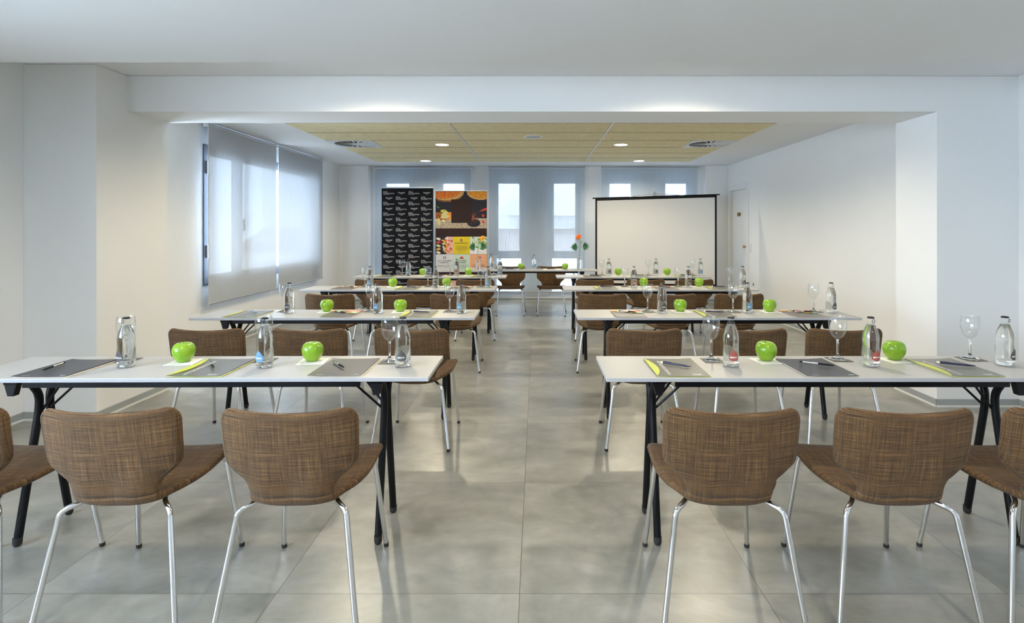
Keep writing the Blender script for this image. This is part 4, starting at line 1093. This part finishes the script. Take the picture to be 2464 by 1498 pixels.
ell(tl, 1111, 621.5, 4.6, 5, 'red', 3, 0, PI, 2*PI); rect(tl, 1105.5, 621, 1116.5, 622, 'ink', 3)
rect(tl, 1067, 616, 1068.6, 623, 'ink', 3); rect(tl, 1071.5, 616, 1073, 623, 'ink', 3)
ell(tl, 1155, 619, 2.4, 3, 'plum', 3)
ell(tl, 1092, 681, 12, 9, 'pinkf', 2, 0.4)
obj('picture_tiles', tl, ML, bn2, smooth=False)
ink = MB()
def ptxt(body, px, py, size, fit): text_into(ink, body, size, Matrix.Translation((X2(px), -0.0075, zpy(py))) @ RX, 'CENTER', bold=0.0003, fit=fit*b2y/F)
ptxt('RESTAURANTE', 1110.5, 586, 0.026, 31)
for i, s_ in enumerate(['DONDE EL ESPACIO', 'Y LA GASTRONOMIA', 'TE ENVUELVEN EN UN', 'AMBIENTE UNICO']): ptxt(s_, 1111, 592.3+i*3.1, 0.012, (27,28,30,24)[i])
ptxt('~', 1111, 607, 0.03, 20)
ptxt('GASTRONOM\u00cdA', 1069.5, 628, 0.022, 33); ptxt('Y EMPRESA', 1067.5, 632.5, 0.022, 24)
ptxt('MENUS PARA CONGRESOS', 1069, 638.5, 0.010, 33); ptxt('PARA TU EMPRESA', 1068, 642, 0.010, 24); ptxt('~', 1070, 650, 0.022, 12)
ptxt('SUNTUESO', 1110, 627.5, 0.022, 27); ptxt('EXPRESS', 1110, 632, 0.022, 22)
for i in range(3): ptxt(['SI QUIERES COMER DEPRISA', 'CON LO BUENO', 'DE LA COCINA'][i], 1111, 638.3+i*3, 0.010, (35,22,20)[i])
ptxt('TAPAS', 1152, 629, 0.022, 14); ptxt('LA COCINA MAS', 1152, 637, 0.010, 26); ptxt('DE NUESTRA TIERRA', 1152, 640.4, 0.010, 34)
obj('lettering', ink, cm['ink'], bn2, smooth=False)

# ------------------------------------------------------------------ projection screen
ps = thing('projection_screen', 'white tripod projection screen with black borders standing before the back wall', 'projection screen', (wx(1576.5, 8.98), 8.98, 0), -0.13)
hw = 0.975
tilt = 0.022
scr = MB(); v = [(-hw,0,0.435),(hw,0,0.435),(hw,0,1.873+tilt),(-hw,0,1.873-tilt)]
def slab(mb, x0, x1, za0, za1, zb0, zb1, y0, y1):
    mb.add([(x0,y0,za0),(x1,y0,za1),(x1,y0,zb1),(x0,y0,zb0),(x0,y1,za0),(x1,y1,za1),(x1,y1,zb1),(x0,y1,zb0)], [(0,1,2,3),(7,6,5,4),(0,4,5,1),(1,5,6,2),(2,6,7,3),(3,7,4,0)])
obj('screen_surface', (lambda m_: (slab(m_, -hw+0.028, hw-0.028, 0.45, 0.45, 1.845-tilt, 1.845+tilt, -0.0015, 0.0), m_)[1])(MB()), M_screen, ps, smooth=False)
bd = MB(); slab(bd, -hw, -hw+0.030, 0.43, 0.43, 1.875-tilt, 1.875-tilt+0.001, -0.003, 0.001); slab(bd, hw-0.030, hw, 0.43, 0.43, 1.875+tilt, 1.875+tilt, -0.003, 0.001)
slab(bd, -hw, hw, 0.42, 0.42, 0.452, 0.452, -0.003, 0.001); slab(bd, -hw, hw, 1.835-tilt, 1.835+tilt, 1.875-tilt, 1.875+tilt, -0.003, 0.001)
obj('black_border', bd, M_black, ps, smooth=False)
obj('top_bar', MB().tube([(-hw-0.045,0,1.878-tilt*1.05),(hw+0.045,0,1.878+tilt*1.05)], 0.010, 10), M_black, ps)
obj('roller_case', MB().tube([(-hw-0.02,0.01,0.40),(hw+0.02,0.01,0.40)], 0.030, 14), M_black, ps)
obj('tension_wire', MB().tube([(-0.42,-0.012,1.868), (-0.2,-0.013,1.905), (0.0,-0.013,1.918), (0.2,-0.013,1.913), (0.45,-0.012,1.888)], 0.004, 6), M_alu, ps)
obj('hook_bracket', MB().box(-0.035,0.03,-0.02,0.03,1.885,1.935).box(-0.012,0.012,-0.012,0.012,1.93,1.955), M_chrome, ps, smooth=False, bevel=0.003)
obj('centre_pole', MB().tube([(0,0.04,0.12),(0,0.04,1.93)], 0.013, 12), M_black, ps)
for a in (0.4, 2.5, 4.7):
    obj('leg', MB().tube([(0,0.04,0.42),(math.cos(a)*0.45,0.04+math.sin(a)*0.4,0.012)], 0.010, 8), M_black, ps)
